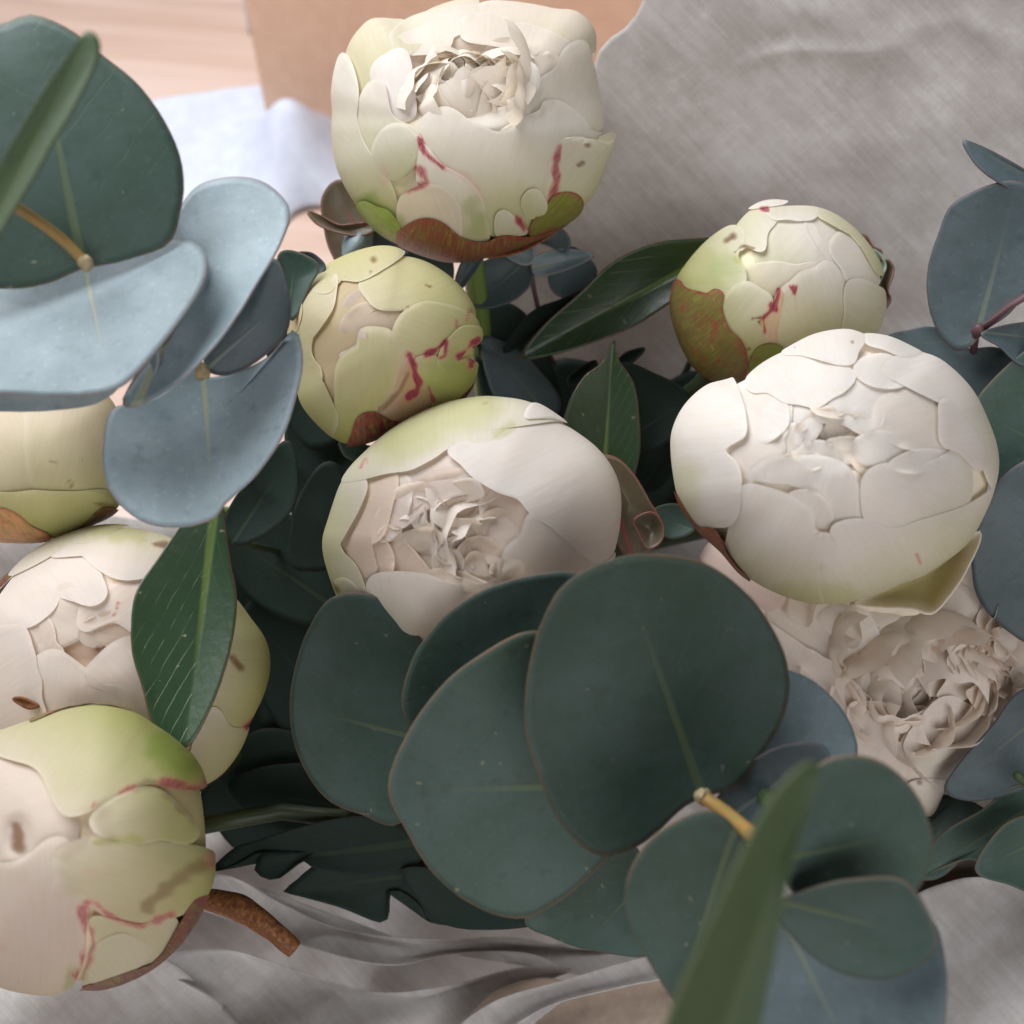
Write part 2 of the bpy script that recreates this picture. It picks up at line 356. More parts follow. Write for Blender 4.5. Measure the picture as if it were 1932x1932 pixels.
px_sheet('tissue_fold', TISSUE, wrap, [(850, 1960), (930, 1890), (1060, 1850), (1210, 1808), (1300, 1800), (1330, 1830), (1180, 1862), (1040, 1898), (940, 1960), (880, 2040)], fold_h(.040, .02, 2, .003), thick=.0003, M=110, N=14, onto_table=False, centre=(1080, 1870))
px_sheet('tissue_fold', TISSUE, wrap, [(1700, 1720), (1800, 1660), (1932, 1650), (2150, 1600), (2200, 2200), (1650, 2200), (1690, 1900)], fold_h(.020, .014, 3), thick=.0003, M=110, N=20, onto_table=False)

# ------------------------------------------------------------------ peonies
W_ = np.array([.88, .83, .765]); G_ = np.array([.56, .56, .20]); LG_ = np.array([.27, .38, .05]); RED_ = np.array([.36, .025, .085]); BR_ = np.array([.22, .095, .03]); PK_ = np.array([.80, .58, .48])
RB = np.array([.20, .05, .03]); MAR = np.array([.12, .018, .025]); GB = np.array([.16, .19, .035]); OB = np.array([.32, .13, .05])
MARKCOL = {'r': RED_, 'b': BR_, 'g': LG_, 'p': PK_, 'y': G_, 'w': np.array([.88, .82, .78])}
def theta_of(r):
    return np.where(r <= .95, np.arcsin(np.clip(r, 0, .95)), 1.2532 + (r - .95) * 3.2)
class Peony:
    def __init__(s, label, view, sil, ctr, depth, rz=None, base=(0, 1), g=(0, .4, .3), craters=(), marks=(), w=None, core_off=-1.6, apex=None, tipk=1.0, roll=.24):
        s.ox, s.oy, s.k = view; s.depth = depth
        s.apex = s.disp([apex])[0] if apex else None; s.tipk = tipk; s.roll = roll
        s.c = s.disp([ctr])[0]; S = spline(s.disp(sil), 240) - s.c
        a = np.arctan2(S[:, 1], S[:, 0]); r = np.hypot(S[:, 0], S[:, 1]); i = np.argsort(a); s.a, s.r = a[i], r[i]
        s.m = TH * depth / 966                                  # metres per picture unit here
        s.rz = (rz or s.r.mean()) * s.m
        s.base = np.array(base, float) / np.hypot(*base); s.g = g; s.w = W_ if w is None else np.array(w)
        s.cr = [(s.disp([(q[0], q[1])])[0], q[2] * s.k, q[3] * s.k, q[4]) for q in craters]
        s.marks = [(kind, spline(s.disp(pts), 24, False) if len(pts) > 1 else s.disp(pts), wd * s.k, am) for kind, pts, wd, am in marks]
        s.o = thing('peony', label, 'peony', at(*(s.c + s.base * s.r.mean() * .3), depth + s.rz * .9), 'white peonies of the bouquet')
        s.wob = Wob(nseed(), .05)
        # inner ball of closed petals under the visible ones
        th = np.linspace(0, 1, 40)[1:]; ph = np.linspace(-math.pi, math.pi, 80, endpoint=False)
        rr = th * 1.85; X = np.stack([np.outer(rr, np.cos(ph)), np.outer(rr, np.sin(ph))], -1).reshape(-1, 2)
        R = np.interp(np.arctan2(X[:, 1], X[:, 0]), s.a, s.r, period=2 * math.pi)[:, None]
        X = np.vstack([[0, 0], X * R]) + s.c
        P = s.surf(X, core_off * .75 + .9 * s.wob(X[:, 0] * .35, X[:, 1] * .35) * (1 - .85 * smooth(.75, .95, s.polar(X)[2])), 1.0)
        build('petal_heart', P, rings(80, 39), HEART, s.o, uv=X * .01, colr=s.pig(X, .1) * np.array([.84, .79, .73]))  # heart tinted: warm shade of the petal gaps put into its colour
    def disp(s, pts): return np.array(pts, float) * s.k + np.array([s.ox, s.oy])
    def polar(s, X):
        d = X - s.c; ph = np.arctan2(d[:, 1], d[:, 0]); R = np.interp(ph, s.a, s.r, period=2 * math.pi)
        return ph, R, np.hypot(d[:, 0], d[:, 1]) / R
    def surf(s, X, off, cw=1.0):
        ph, R, rn = s.polar(X); th = np.minimum(theta_of(rn), 3.05)
        off = np.asarray(off) * .001 + 0 * rn
        for c, rx, ry, dep in s.cr:
            q = np.hypot((X[:, 0] - c[0]) / rx, (X[:, 1] - c[1]) / ry); off = off - dep * .001 * cw * (1 - smooth(.35, 1.0, q))
        lat = R * np.sin(th) + off / s.m * np.sin(th) * smooth(.70, 1.0, rn)
        return at(s.c[0] + lat * np.cos(ph), s.c[1] + lat * np.sin(ph), s.depth - (s.rz + off) * np.cos(th))
    def pig(s, X, g, col_=None):
        ph, R, rn = s.polar(X); u = (X - s.c) / R[:, None]
        a, b, c = s.g
        q = a + b * (u @ s.base) + c * np.clip(rn, 0, 1.2) ** 3 + g + .10 * s.wob(X[:, 0] * .6, X[:, 1] * .6)
        q = np.clip(q, 0, 1)[:, None]
        C = s.w * (1 - q) + G_ * q if col_ is None else np.repeat(np.array(col_)[None], len(X), 0)
        return C
    def mark(s, X, C):
        J = 6 * s.wob(X[:, 0] * 3, X[:, 1] * 3)
        for kind, L, wd, am in s.marks:
            d = np.sqrt(((X[:, None] - L[None]) ** 2).sum(-1)).min(1)
            f = (am * (1 - smooth(.25, 1.15, (d + J * min(1, wd / 14)) / wd)))[:, None]
            if kind == 'r': C[:, 3:] = np.maximum(C[:, 3:], f)
            else: C[:, :3] = C[:, :3] * (1 - f) + MARKCOL[kind] * f
        return C
    def petal(s, off, g, pts, lift=.7, cw=None, c=None, M=88, N=20, mat=None, name='petal', jag=1.0, thick=0.0, edge=.16, wav=.4, grad=(0, 0), rim=None, col_=None, marks=True, tip=None):
        sd = nseed(); P = spline(s.disp(pts), M); ctr = s.disp([c])[0] if c else P.mean(0)
        if tip is None: tip = .75 + .8 * (cw if cw is not None else .3)
        size = .5 * (np.ptp(P[:, 0]) + np.ptp(P[:, 1]))
        for _ in range((5 if size > 75 else 1) if mat is None else 1): P = .5 * P + .25 * (np.roll(P, 1, 0) + np.roll(P, -1, 0))
        n1 = Wob(sd, .09)
        Tn = np.roll(P, -1, 0) - np.roll(P, 1, 0); Nn = np.stack([Tn[:, 1], -Tn[:, 0]], -1); Nn /= np.linalg.norm(Nn, axis=1)[:, None] + 1e-9
        if (Nn * (P - ctr)).sum() < 0: Nn = -Nn
        if mat is None: P = P + Nn * (3.0 + (9.0 if off < 1.0 else 4.0 if off < 1.8 else 0)) * (1 - smooth(.8, 1.0, s.polar(P)[2]))[:, None] * min(1.0, np.ptp(P[:, 0]) / 60)
        d = P - ctr; L = np.linalg.norm(d, axis=1)[:, None]
        near = 1 - smooth(.72, .9, s.polar(P)[2])
        jg = d / L * (near * jag * (n1(P[:, 0], P[:, 1]) * 1.5 + Wob(sd + 5, .22)(P[:, 0], P[:, 1]) * .35))[:, None]
        off = off * .50 if off > 0 else off * .7
        t = (np.linspace(0, 1, N + 1)[1:]) ** .85
        X = np.vstack([ctr[None], (ctr + (P[None] - ctr) * t[:, None, None] + jg[None] * t[:, None, None] ** 5).reshape(-1, 2)]); tr = np.concatenate([[0], np.repeat(t, M)])
        n2 = Wob(sd + 1, max(.022, 4.0 / size)); n3 = Wob(sd + 2, max(.05, 7.0 / size))
        bd = ctr - s.c - s.base * s.r.mean() * 1.4; bd = bd / max(np.linalg.norm(bd), 1e-6); e = X - ctr
        if s.apex is not None:
            av = s.apex - ctr; al_ = np.linalg.norm(av); wt = smooth(.10, .45, al_ / s.r.mean()); bd = bd * (1 - wt) + av / max(al_, 1e-6) * wt; bd = bd / max(np.linalg.norm(bd), 1e-6)
        la, al = e @ np.array([-bd[1], bd[0]]), e @ bd; ext = np.abs(al).max(); tipw = smooth(-.5, .7, al / ext)
        calm = 1 - .85 * smooth(.75, .95, s.polar(X)[2])
        h = off + calm * (.35 * wav * n2(X[:, 0], X[:, 1]) * (1 - .5 * tr) + lift * tipw * tr ** 5 * (.35 + 1.5 * np.maximum(0, n3(X[:, 0], X[:, 1]) - .12)) + s.tipk * tip * np.clip(al / ext, -1, 1) + .9 * s.wob(X[:, 0] * .35, X[:, 1] * .35)) + .16 * (1 - tr ** 4) - (s.roll * tip * s.tipk * smooth(.84, 1.0, tr) ** 2 if size > 60 and mat is None else 0)
        h = h + grad[0] * (X[:, 0] - ctr[0]) / 100 + grad[1] * (X[:, 1] - ctr[1]) / 100
        if cw is None: cw = 1.0 if off < .4 else .25
        h = h + .08 * calm * Wob(sd + 3, 1.0)(la * .10, al * .016) + .03 * calm * Wob(sd + 4, 1.0)(la * .26, al * .03)
        V = s.surf(X, h, cw)
        C = s.pig(X, g - .16 * al / ext + (.05 if off < .3 else 0), col_)
        if off < .35: C = C * np.array([1.0, .97, .94])  # deeper petals warmed: light passing between petals painted into their colour
        C = np.hstack([C, np.zeros((len(C), 1))])
        if marks: C = s.mark(X, C)
        if edge: C[:, :3] = C[:, :3] * (1 - edge * smooth(.86, 1, tr)[:, None]) + np.array([.92, .89, .86]) * edge * smooth(.86, 1, tr)[:, None]
        if rim is not None: f = smooth(.88, .97, tr)[:, None] * .8; C[:, :3] = C[:, :3] * (1 - f) + np.array(rim) * f
        C[:, :3] *= .87
        uv = np.stack([la / 150, al / 150 + sd % 17], -1)
        return build(name, V, rings(M, N), mat or PETAL, s.o, uv=uv, colr=C, thick=thick)
    def sepal(s, off, colr, pts, **kw):
        kw.setdefault('lift', .4); kw.setdefault('tip', 0); kw.setdefault('edge', 0.0); kw.setdefault('jag', 1.4); kw.setdefault('rim', (.26, .03, .035))
        return s.petal(off, 0, pts, mat=SEPAL, name='sepal', col_=colr, marks=False, **kw)
    def ruffle(s, ctr, rx, ry, n, W=7, H=8, off=0, lean=.5, tint=.0, seed=1, cw=1.0, spread=1.0, dirbias=None):
        rs = np.random.RandomState(seed); c = s.disp([ctr])[0]
        for k in range(n):
            q = math.sqrt((k + .6) / n); a = k * 2.39996 + rs.uniform(-.3, .3)
            p = c + np.array([math.cos(a) * rx, math.sin(a) * ry]) * s.k * q
            X = np.array([p, p + [1, 0], p + [0, 1], c])
            B = s.surf(X, off, cw); ex = B[1] - B[0]; ey = B[2] - B[0]; nn = np.cross(ey, ex); nn /= np.linalg.norm(nn)
            inn = (B[3] - B[0]); inn -= nn * (inn @ nn)
            if np.linalg.norm(inn) < 1e-5: inn = ex
            inn /= np.linalg.norm(inn)
            tw = rs.uniform(-.8, .8) * spread; tg = np.cross(nn, inn); i2 = inn * math.cos(tw) + tg * math.sin(tw); t2 = np.cross(nn, i2)
            w = W * .001 * rs.uniform(.6, 1.25); h = H * .001 * rs.uniform(.7, 1.2) * (.8 + .4 * q)
            nx, ny = 15, 10
            S, T = np.meshgrid(np.linspace(-1, 1, nx), np.linspace(0, 1, ny)); S = S.ravel(); T = T.ravel()
            f1, f2, ph1, ph2 = rs.uniform(3, 6), rs.uniform(6, 10), rs.uniform(0, 6), rs.uniform(0, 6)
            wid = w * (.35 + .65 * np.sin(np.minimum(T * 1.9, 1.57))) 
            top = 1 - .22 * S ** 2 + .10 * np.sin(f1 * S + ph1) + .06 * np.sin(f2 * S + ph2)
            bend = lean * rs.uniform(.5, 1.4)
            V = (B[0] + np.outer(wid * S * .9, t2) + np.outer(h * T * top - h * .35, nn)
                 + np.outer(h * bend * T ** 2 + w * .45 * S ** 2 * (.4 + .6 * T) + .0009 * T * np.sin(f1 * S * 1.2 + ph2) + .0004 * T * np.sin(f2 * S + ph1), i2))
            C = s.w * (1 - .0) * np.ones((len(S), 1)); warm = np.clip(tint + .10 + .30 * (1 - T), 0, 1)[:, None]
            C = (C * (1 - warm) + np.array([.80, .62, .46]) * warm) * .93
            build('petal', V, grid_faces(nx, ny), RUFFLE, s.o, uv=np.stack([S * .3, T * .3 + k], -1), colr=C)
    def stem(s, r=.0032, mat=None, mid=None, start=.55, dz=.6):
        p0 = s.c + s.base * s.r.mean() * start; a = at(p0[0], p0[1], s.depth + s.rz * dz)
        pts = [a]
        for m in (mid or []): pts.append(at(*m))
        rs = np.random.RandomState(nseed()); j = rs.uniform(-.008, .008, 3); j[2] = 0
        pts += [BIND + j, BIND + j * 2 + (BIND - pts[-1]) / np.linalg.norm(BIND - pts[-1]) * .05]
        e = pts[-1]; d = (pts[-1] - pts[-2]); d = d / np.linalg.norm(d); pts.append(e + d * max(.01, (e[2] - .006) / max(.2, -d[2])))
        tube('stem', pts, [r, r, r * 1.1], mat or STEM, s.o, seg=40)

# --- the open peony at the back, seen from the side, above the others
f = Peony('half open cream peony with raised back petals, red sepals beneath, behind the two round buds', (568.2, 0, .34315),
    [(190, 480), (200, 620), (195, 740), (225, 930), (330, 1120), (480, 1270), (720, 1370), (880, 1390), (1100, 1340), (1400, 1220), (1560, 1080), (1660, 850), (1685, 730), (1650, 600), (1622, 480), (1622, 300), (1610, 160), (1520, 70), (1380, 45), (1130, 10), (900, 0), (700, 45), (560, 95), (400, 95), (320, 150), (240, 260)],
    (920, 700), .335, base=(0, 1), g=(-.06, .56, .26), craters=[(890, 430, 480, 300, 11)],
    marks=[('r', [(650, 760), (690, 850), (780, 920)], 20, .9), ('p', [(780, 920), (930, 990), (1000, 1100)], 26, .55), ('r', [(530, 1020), (600, 1040), (690, 1000), (640, 930)], 34, .8), ('b', [(590, 975)], 22, .8),
           ('r', [(1425, 815), (1400, 900), (1400, 1000), (1360, 1090)], 26, .8), ('b', [(1510, 905), (1530, 890)], 14, .7), ('b', [(1560, 795)], 16, .8), ('r', [(1190, 1200), (1210, 1230)], 26, .9), ('p', [(450, 910), (470, 1000)], 30, .5),
           ('g', [(380, 1110), (470, 1190), (540, 1230)], 75, .75), ('b', [(710, 360)], 12, .7), ('b', [(870, 370)], 12, .7), ('g', [(940, 1130), (960, 1230)], 60, .35), ('b', [(1690, 515)], 12, .8)])
f.petal(-.2, .45, [(320, 500), (235, 330), (255, 220), (330, 110), (420, 70), (560, 90), (540, 180), (400, 330)], cw=.1, lift=1.2, edge=.3)
f.petal(.4, .50, [(680, 60), (820, -20), (950, -40), (970, 40), (820, 90)], cw=.0, lift=1.0)
f.petal(.6, .35, [(920, 90), (1000, 10), (1130, -20), (1300, 0), (1420, 40), (1540, 30), (1640, 140), (1640, 290), (1450, 260), (1300, 190), (1100, 120)], cw=.05, lift=1.6, edge=.5)
f.petal(.5, .42, [(505, 230), (570, 100), (700, 55), (950, 25), (1010, 45), (900, 110), (700, 190), (560, 280)], cw=.05, lift=1.5, edge=.5)
f.petal(.2, .0, [(505, 250), (640, 160), (900, 85), (930, 130), (810, 180), (790, 245), (690, 268), (575, 272), (545, 290)], cw=.15, lift=1.4, edge=.6)
f.petal(.3, .02, [(910, 190), (930, 110), (1050, 105), (1180, 175), (1205, 250), (1080, 222)], cw=.15, lift=1.3, edge=.6)
f.petal(.2, .02, [(1170, 165), (1300, 185), (1450, 255), (1430, 300), (1330, 305), (1310, 285), (1230, 260)], cw=.15, lift=1.3, edge=.6)
f.petal(-1.2, .02, [(545, 290), (690, 262), (800, 225), (900, 185), (1080, 218), (1090, 245), (1020, 300), (880, 335), (780, 320), (640, 350)], lift=1.5, cw=.6, col_=(.84, .75, .66))
f.petal(-1.4, .0, [(600, 330), (760, 310), (930, 330), (1000, 300), (980, 420), (860, 400), (740, 420), (620, 440)], lift=1.2, cw=.85, col_=(.84, .74, .66))
f.petal(-.3, .0, [(960, 440), (1010, 330), (1080, 250), (1200, 245), (1300, 300), (1330, 380), (1230, 365), (1080, 420)], lift=1.6, cw=.7)
f.petal(.3, .0, [(1290, 380), (1290, 330), (1350, 305), (1400, 330), (1400, 400), (1360, 430), (1310, 440)], lift=1.6, cw=.6)
f.petal(.2, .0, [(590, 500), (640, 440), (760, 400), (770, 480), (740, 560), (640, 600)], lift=1.8, cw=.9)
f.petal(.8, .0, [(750, 530), (750, 420), (800, 385), (900, 385), (980, 440), (970, 540), (900, 600), (800, 600)], lift=2.0, cw=.9, grad=(0, -2))
f.petal(1.6, .0, [(940, 570), (1000, 480), (1080, 430), (1160, 370), (1240, 350), (1295, 400), (1285, 480), (1200, 580), (1150, 620), (1040, 600)], lift=2.0, cw=.7, grad=(2, -1))
f.petal(1.4, .0, [(970, 640), (1000, 590), (1100, 610), (1180, 570), (1250, 600), (1180, 700), (1080, 720), (990, 690)], lift=1.4, cw=.8)
f.petal(1.5, .0, [(760, 620), (860, 560), (960, 570), (1000, 650), (980, 700), (900, 670), (820, 640)], lift=1.2, cw=.8)
f.ruffle((930, 450), 400, 190, 30, W=12, H=8.5, off=1.2, lean=.6, seed=31, tint=.0, cw=.72)
f.petal(1.2, .0, [(400, 430), (430, 340), (560, 285), (595, 400), (612, 560), (605, 640), (480, 650), (470, 500)], lift=1.2, cw=.25, col_=(.88, .83, .80))
f.petal(2.0, .0, [(1245, 600), (1285, 450), (1400, 385), (1450, 265), (1550, 232), (1590, 350), (1640, 500), (1640, 720), (1480, 700), (1300, 680)], lift=1.0, cw=.15, edge=.4)
f.petal(2.2, .25, [(320, 600), (380, 450), (450, 460), (500, 640), (640, 720), (670, 850), (600, 940), (480, 1000), (390, 880), (330, 760)], cw=.0)
f.petal(3.0, .06, [(640, 690), (700, 622), (790, 585), (860, 615), (920, 672), (990, 692), (1080, 738), (1200, 690), (1320, 610), (1450, 650), (1600, 730), (1720, 740), (1700, 900), (1600, 1100), (1400, 1250), (1100, 1310), (1000, 1220), (960, 1060), (880, 965), (770, 905), (670, 790)], cw=.05, M=120, N=26, lift=.5)
f.petal(3.4, .0, [(1080, 738), (1180, 670), (1320, 608), (1330, 560), (1430, 565), (1530, 650), (1570, 730), (1420, 760), (1250, 750), (1160, 745)], cw=.05, lift=1.0, edge=.5)
f.petal(3.2, .12, [(175, 500), (205, 330), (270, 290), (320, 480), (310, 620), (330, 760), (400, 880), (490, 1010), (540, 1240), (380, 1250), (200, 970), (150, 740)], cw=0, lift=.6, edge=.3)
f.petal(4.2, .15, [(395, 840), (430, 735), (510, 682), (590, 705), (655, 790), (640, 870), (580, 945), (520, 990), (440, 940)], cw=0, lift=.5)
f.petal(3.9, .0, [(645, 900), (665, 780), (760, 905), (880, 965), (985, 1080), (1010, 1200), (1030, 1310), (860, 1320), (880, 1200), (830, 1080), (740, 1020), (640, 1020)], cw=0, lift=.5)
f.petal(4.3, -.15, [(540, 1110), (590, 1060), (700, 1015), (800, 1045), (860, 1130), (888, 1230), (870, 1320), (700, 1300), (570, 1260)], cw=0, lift=.5, col_=(.86, .77, .64))
f.petal(4.2, .10, [(1390, 930), (1425, 800), (1540, 765), (1650, 775), (1730, 740), (1690, 920), (1570, 1110), (1450, 1160), (1350, 1120)], cw=0, lift=.9, edge=.4)
f.petal(4.8, -.1, [(1425, 790), (1450, 765), (1520, 755), (1545, 765), (1520, 785), (1460, 803)], cw=0, lift=.8, N=8, M=40)
f.petal(5.0, .05, [(1605, 760), (1650, 730), (1700, 735), (1690, 770), (1640, 785)], cw=0, lift=1.2, N=8, M=40, edge=.4)
f.petal(5.2, .05, [(1210, 1115), (1240, 1055), (1300, 1048), (1338, 1110), (1310, 1165), (1240, 1180)], cw=0, N=8, M=40)
f.petal(5.0, -.2, [(1065, 1230), (1080, 1180), (1120, 1160), (1180, 1200), (1225, 1250), (1080, 1275)], cw=0, N=8, M=40)
f.sepal(4.6, (.24, .34, .05), [(330, 1110), (370, 1085), (440, 1120), (500, 1150), (565, 1240), (560, 1340), (430, 1330), (340, 1200)], rim=None)
f.sepal(5.0, (.16, .15, .03), [(1255, 1200), (1330, 1130), (1390, 1060), (1480, 1045), (1520, 1100), (1480, 1240), (1330, 1300), (1240, 1270)])
f.sepal(5.6, RB, [(542, 1280), (600, 1212), (700, 1192), (800, 1228), (870, 1280), (1000, 1300), (1100, 1262), (1250, 1262), (1420, 1215), (1470, 1290), (1250, 1500), (900, 1560), (620, 1450)])
f.stem(.0036, mid=[(905, 600, .375), (925, 800, .42)], start=.75, dz=.3)

# --- round yellow-green bud left of the middle
f = Peony('tight round yellow-green bud with dark red streaks, against the grey-blue round leaves', (505.1, 410.4, .24513),
    [(180, 760), (215, 620), (330, 480), (560, 340), (800, 262), (960, 257), (1080, 305), (1260, 370), (1430, 480), (1560, 650), (1615, 830), (1620, 1000), (1580, 1180), (1500, 1340), (1350, 1450), (1100, 1560), (900, 1640), (700, 1710), (560, 1700), (400, 1560), (280, 1400), (240, 1200), (200, 1000)],
    (900, 970), .312, base=(.35, .94), g=(.42, .22, .20), w=(.80, .70, .55), apex=(780, 700),
    marks=[('r', [(1210, 1070), (1300, 1010), (1370, 960)], 34, .95), ('r', [(1370, 960), (1360, 1060), (1330, 1080)], 34, .9), ('r', [(1580, 930), (1510, 1020), (1470, 1080)], 40, .95), ('r', [(1560, 1000), (1540, 1130)], 36, .95), ('r', [(1100, 1060), (1130, 1180), (1160, 1300), (1080, 1390)], 42, .95), ('p', [(1060, 1100), (960, 1400), (880, 1480)], 70, .5),
           ('r', [(1240, 1310), (1265, 1390)], 26, .8), ('b', [(820, 350)], 30, .8), ('b', [(795, 425)], 12, .7), ('b', [(1080, 688)], 12, .8), ('b', [(1210, 520), (1250, 535)], 9, .7), ('r', [(1450, 790), (1450, 850)], 16, .7), ('r', [(1530, 740), (1520, 790)], 18, .7), ('b', [(1550, 725)], 18, .6), ('b', [(870, 1480), (1000, 1350), (1080, 1200)], 26, .55), ('g', [(1300, 1250), (1450, 1180)], 200, .4)])
f.petal(.4, -.05, [(505, 580), (545, 478), (700, 480), (760, 590), (850, 670), (720, 700), (640, 800), (620, 900), (720, 950), (700, 1010), (570, 1060), (530, 1200), (520, 1440), (450, 1440), (415, 1300), (400, 1150), (340, 1060), (350, 880), (450, 780), (510, 650)], c=(560, 850), col_=(.66, .55, .36))
f.petal(.7, -.2, [(640, 720), (640, 640), (740, 590), (850, 680), (740, 710)], col_=(.62, .50, .42), N=8, M=40)
f.petal(.9, -.2, [(595, 860), (640, 760), (740, 700), (870, 690), (1060, 668), (1095, 690), (1020, 800), (970, 900), (850, 860), (720, 880), (650, 910)], col_=(.68, .56, .43))
f.petal(1.6, .12, [(715, 500), (850, 430), (980, 340), (1060, 310), (1260, 350), (1600, 640), (1560, 820), (1400, 720), (1180, 700), (1085, 685), (960, 690), (850, 680), (770, 600)])
f.petal(2.1, .16, [(965, 900), (1000, 790), (1090, 700), (1250, 650), (1500, 720), (1670, 850), (1640, 960), (1500, 960), (1400, 990), (1230, 1070), (1100, 1060), (1010, 980)])
f.petal(2.2, .12, [(525, 1180), (560, 1075), (690, 1010), (718, 950), (715, 865), (860, 848), (960, 890), (1010, 990), (1095, 1062), (1050, 1200), (990, 1400), (900, 1520), (700, 1800), (380, 1650), (420, 1480), (520, 1460), (518, 1300)], M=110, N=24, lift=.5)
f.petal(3.1, -.5, [(560, 1055), (640, 1015), (700, 960), (712, 862), (742, 880), (748, 960), (690, 1055), (600, 1095)], N=10, M=56, lift=.6, col_=(.84, .76, .68))
f.petal(2.7, .02, [(140, 700), (190, 600), (330, 480), (510, 430), (560, 480), (512, 560), (512, 660), (440, 790), (352, 880), (335, 1000), (340, 1090), (412, 1160), (410, 1320), (470, 1460), (540, 1480), (520, 1700), (350, 1700), (150, 1250)], c=(300, 1000), M=110, N=24, lift=.8, edge=.35)
f.petal(3.3, .0, [(190, 760), (250, 650), (290, 650), (280, 780), (240, 900), (190, 860)], N=8, M=44, lift=.6, col_=(.82, .70, .42))
f.petal(3.2, .12, [(300, 500), (560, 320), (800, 235), (980, 235), (1065, 305), (990, 350), (880, 400), (790, 450), (700, 490), (560, 478), (515, 545), (420, 590)], lift=.7, edge=.3)
f.petal(2.5, .0, [(870, 1490), (960, 1380), (1090, 1060), (1140, 1100), (1165, 1310), (1245, 1300), (1275, 1395), (1100, 1540), (900, 1600)], lift=.4, col_=(.64, .44, .26))
f.petal(2.9, .25, [(1130, 1090), (1240, 1060), (1320, 1090), (1400, 1170), (1520, 1080), (1640, 1180), (1560, 1420), (1300, 1540), (1240, 1500), (1265, 1390), (1235, 1300), (1165, 1310), (1140, 1200)], lift=.4)
f.petal(3.4, .20, [(1310, 1130), (1330, 1040), (1390, 950), (1500, 840), (1640, 860), (1630, 940), (1500, 1040), (1400, 1165), (1345, 1165)], lift=.4)
f.sepal(3.6, MAR, [(655, 1640), (700, 1530), (830, 1490), (930, 1540), (1100, 1520), (1350, 1440), (1600, 1260), (1700, 1450), (1300, 1800), (800, 1950), (620, 1800)])
f.sepal(1.0, (.30, .15, .10), [(230, 560), (270, 490), (330, 450), (350, 480), (310, 530)], N=6, M=30)
f.stem(.003, STEM_DEEP, start=.8, dz=.3)

# --- bud on the right, in front of the pale paper
f = Peony('round cream bud with magenta nick and brown-green sepal, leaning against the pale tissue paper', (1231.2, 347.3, .26144),
    [(170, 880), (190, 700), (240, 600), (370, 450), (500, 340), (700, 200), (820, 150), (960, 155), (1200, 200), (1400, 310), (1560, 480), (1640, 640), (1660, 800), (1650, 930), (1560, 1100), (1300, 1250), (1000, 1330), (720, 1370), (500, 1390), (330, 1290), (220, 1080)],
    (920, 760), .335, base=(-.55, .83), g=(.30, .38, .22), apex=(1020, 600),
    marks=[('r', [(910, 760), (890, 860), (850, 920), (800, 970)], 26, .95), ('r', [(870, 880), (880, 900)], 40, .95), ('b', [(720, 970), (800, 965)], 18, .9), ('r', [(800, 970), (810, 1070)], 16, .8), ('p', [(860, 950), (860, 1120)], 45, .6), ('r', [(1000, 745), (1030, 745), (1020, 790)], 18, .95), ('p', [(1025, 790), (1040, 900)], 12, .6), ('b', [(550, 420), (590, 395)], 26, .85), ('b', [(595, 490), (650, 450), (730, 465)], 16, .9), ('r', [(790, 205), (830, 210)], 18, .9), ('y', [(640, 530)], 50, .9), ('b', [(1605, 600)], 16, .8), ('r', [(1610, 890)], 18, .7), ('b', [(1115, 1070)], 10, .7), ('g', [(560, 600), (480, 620)], 150, .35), ('b', [(660, 1200), (700, 1190)], 14, .8)])
f.petal(.4, -.15, [(655, 700), (720, 625), (900, 600), (1060, 620), (1180, 600), (1010, 710), (860, 780), (700, 730)])
f.petal(.9, .0, [(785, 490), (820, 340), (900, 262), (1060, 262), (1130, 330), (1200, 450), (1275, 530), (1180, 612), (1050, 625), (900, 622), (790, 610)])
f.petal(1.0, -.15, [(1115, 290), (1200, 225), (1400, 360), (1330, 420), (1310, 480), (1400, 600), (1410, 680), (1340, 760), (1260, 560), (1180, 430)], edge=.3)
f.petal(1.7, -.12, [(1298, 450), (1330, 375), (1400, 355), (1530, 500), (1640, 690), (1570, 740), (1430, 700), (1390, 610), (1320, 520)], edge=.4)
f.petal(1.9, .02, [(1000, 705), (1070, 640), (1190, 600), (1250, 540), (1330, 620), (1380, 780), (1390, 900), (1390, 1050), (1520, 1300), (1100, 1400), (880, 1300), (910, 1000), (925, 770)], M=100, N=22, lift=.5)
f.petal(2.5, .08, [(1385, 800), (1430, 690), (1550, 715), (1700, 800), (1700, 1000), (1550, 1250), (1350, 1250), (1390, 950)], edge=.2)
f.petal(2.6, .05, [(600, 350), (720, 200), (850, 160), (890, 230), (900, 262), (825, 340), (805, 470), (740, 470), (680, 440), (620, 480)], edge=.2)
f.petal(3.1, .0, [(820, 200), (960, 185), (1200, 190), (1165, 262), (1080, 272), (960, 262), (870, 255)], edge=.7, lift=1.0)
f.petal(3.4, -.3, [(700, 215), (780, 150), (890, 130), (980, 160), (940, 185), (820, 195)], lift=1.0, N=8, M=44, edge=.4)
f.petal(3.1, .35, [(1170, 250), (1210, 190), (1400, 290), (1580, 470), (1670, 640), (1600, 660), (1500, 490), (1370, 355)], lift=.8, N=10)
f.petal(2.3, .12, [(150, 720), (250, 570), (380, 430), (550, 320), (650, 330), (650, 440), (600, 510), (655, 620), (665, 700), (610, 760), (540, 860), (400, 850), (260, 780)], M=100)
f.petal(2.8, .10, [(495, 880), (590, 740), (665, 705), (760, 745), (850, 800), (855, 880), (790, 955), (730, 980), (800, 1060), (825, 1150), (780, 1400), (640, 1350), (540, 1050)], M=100)
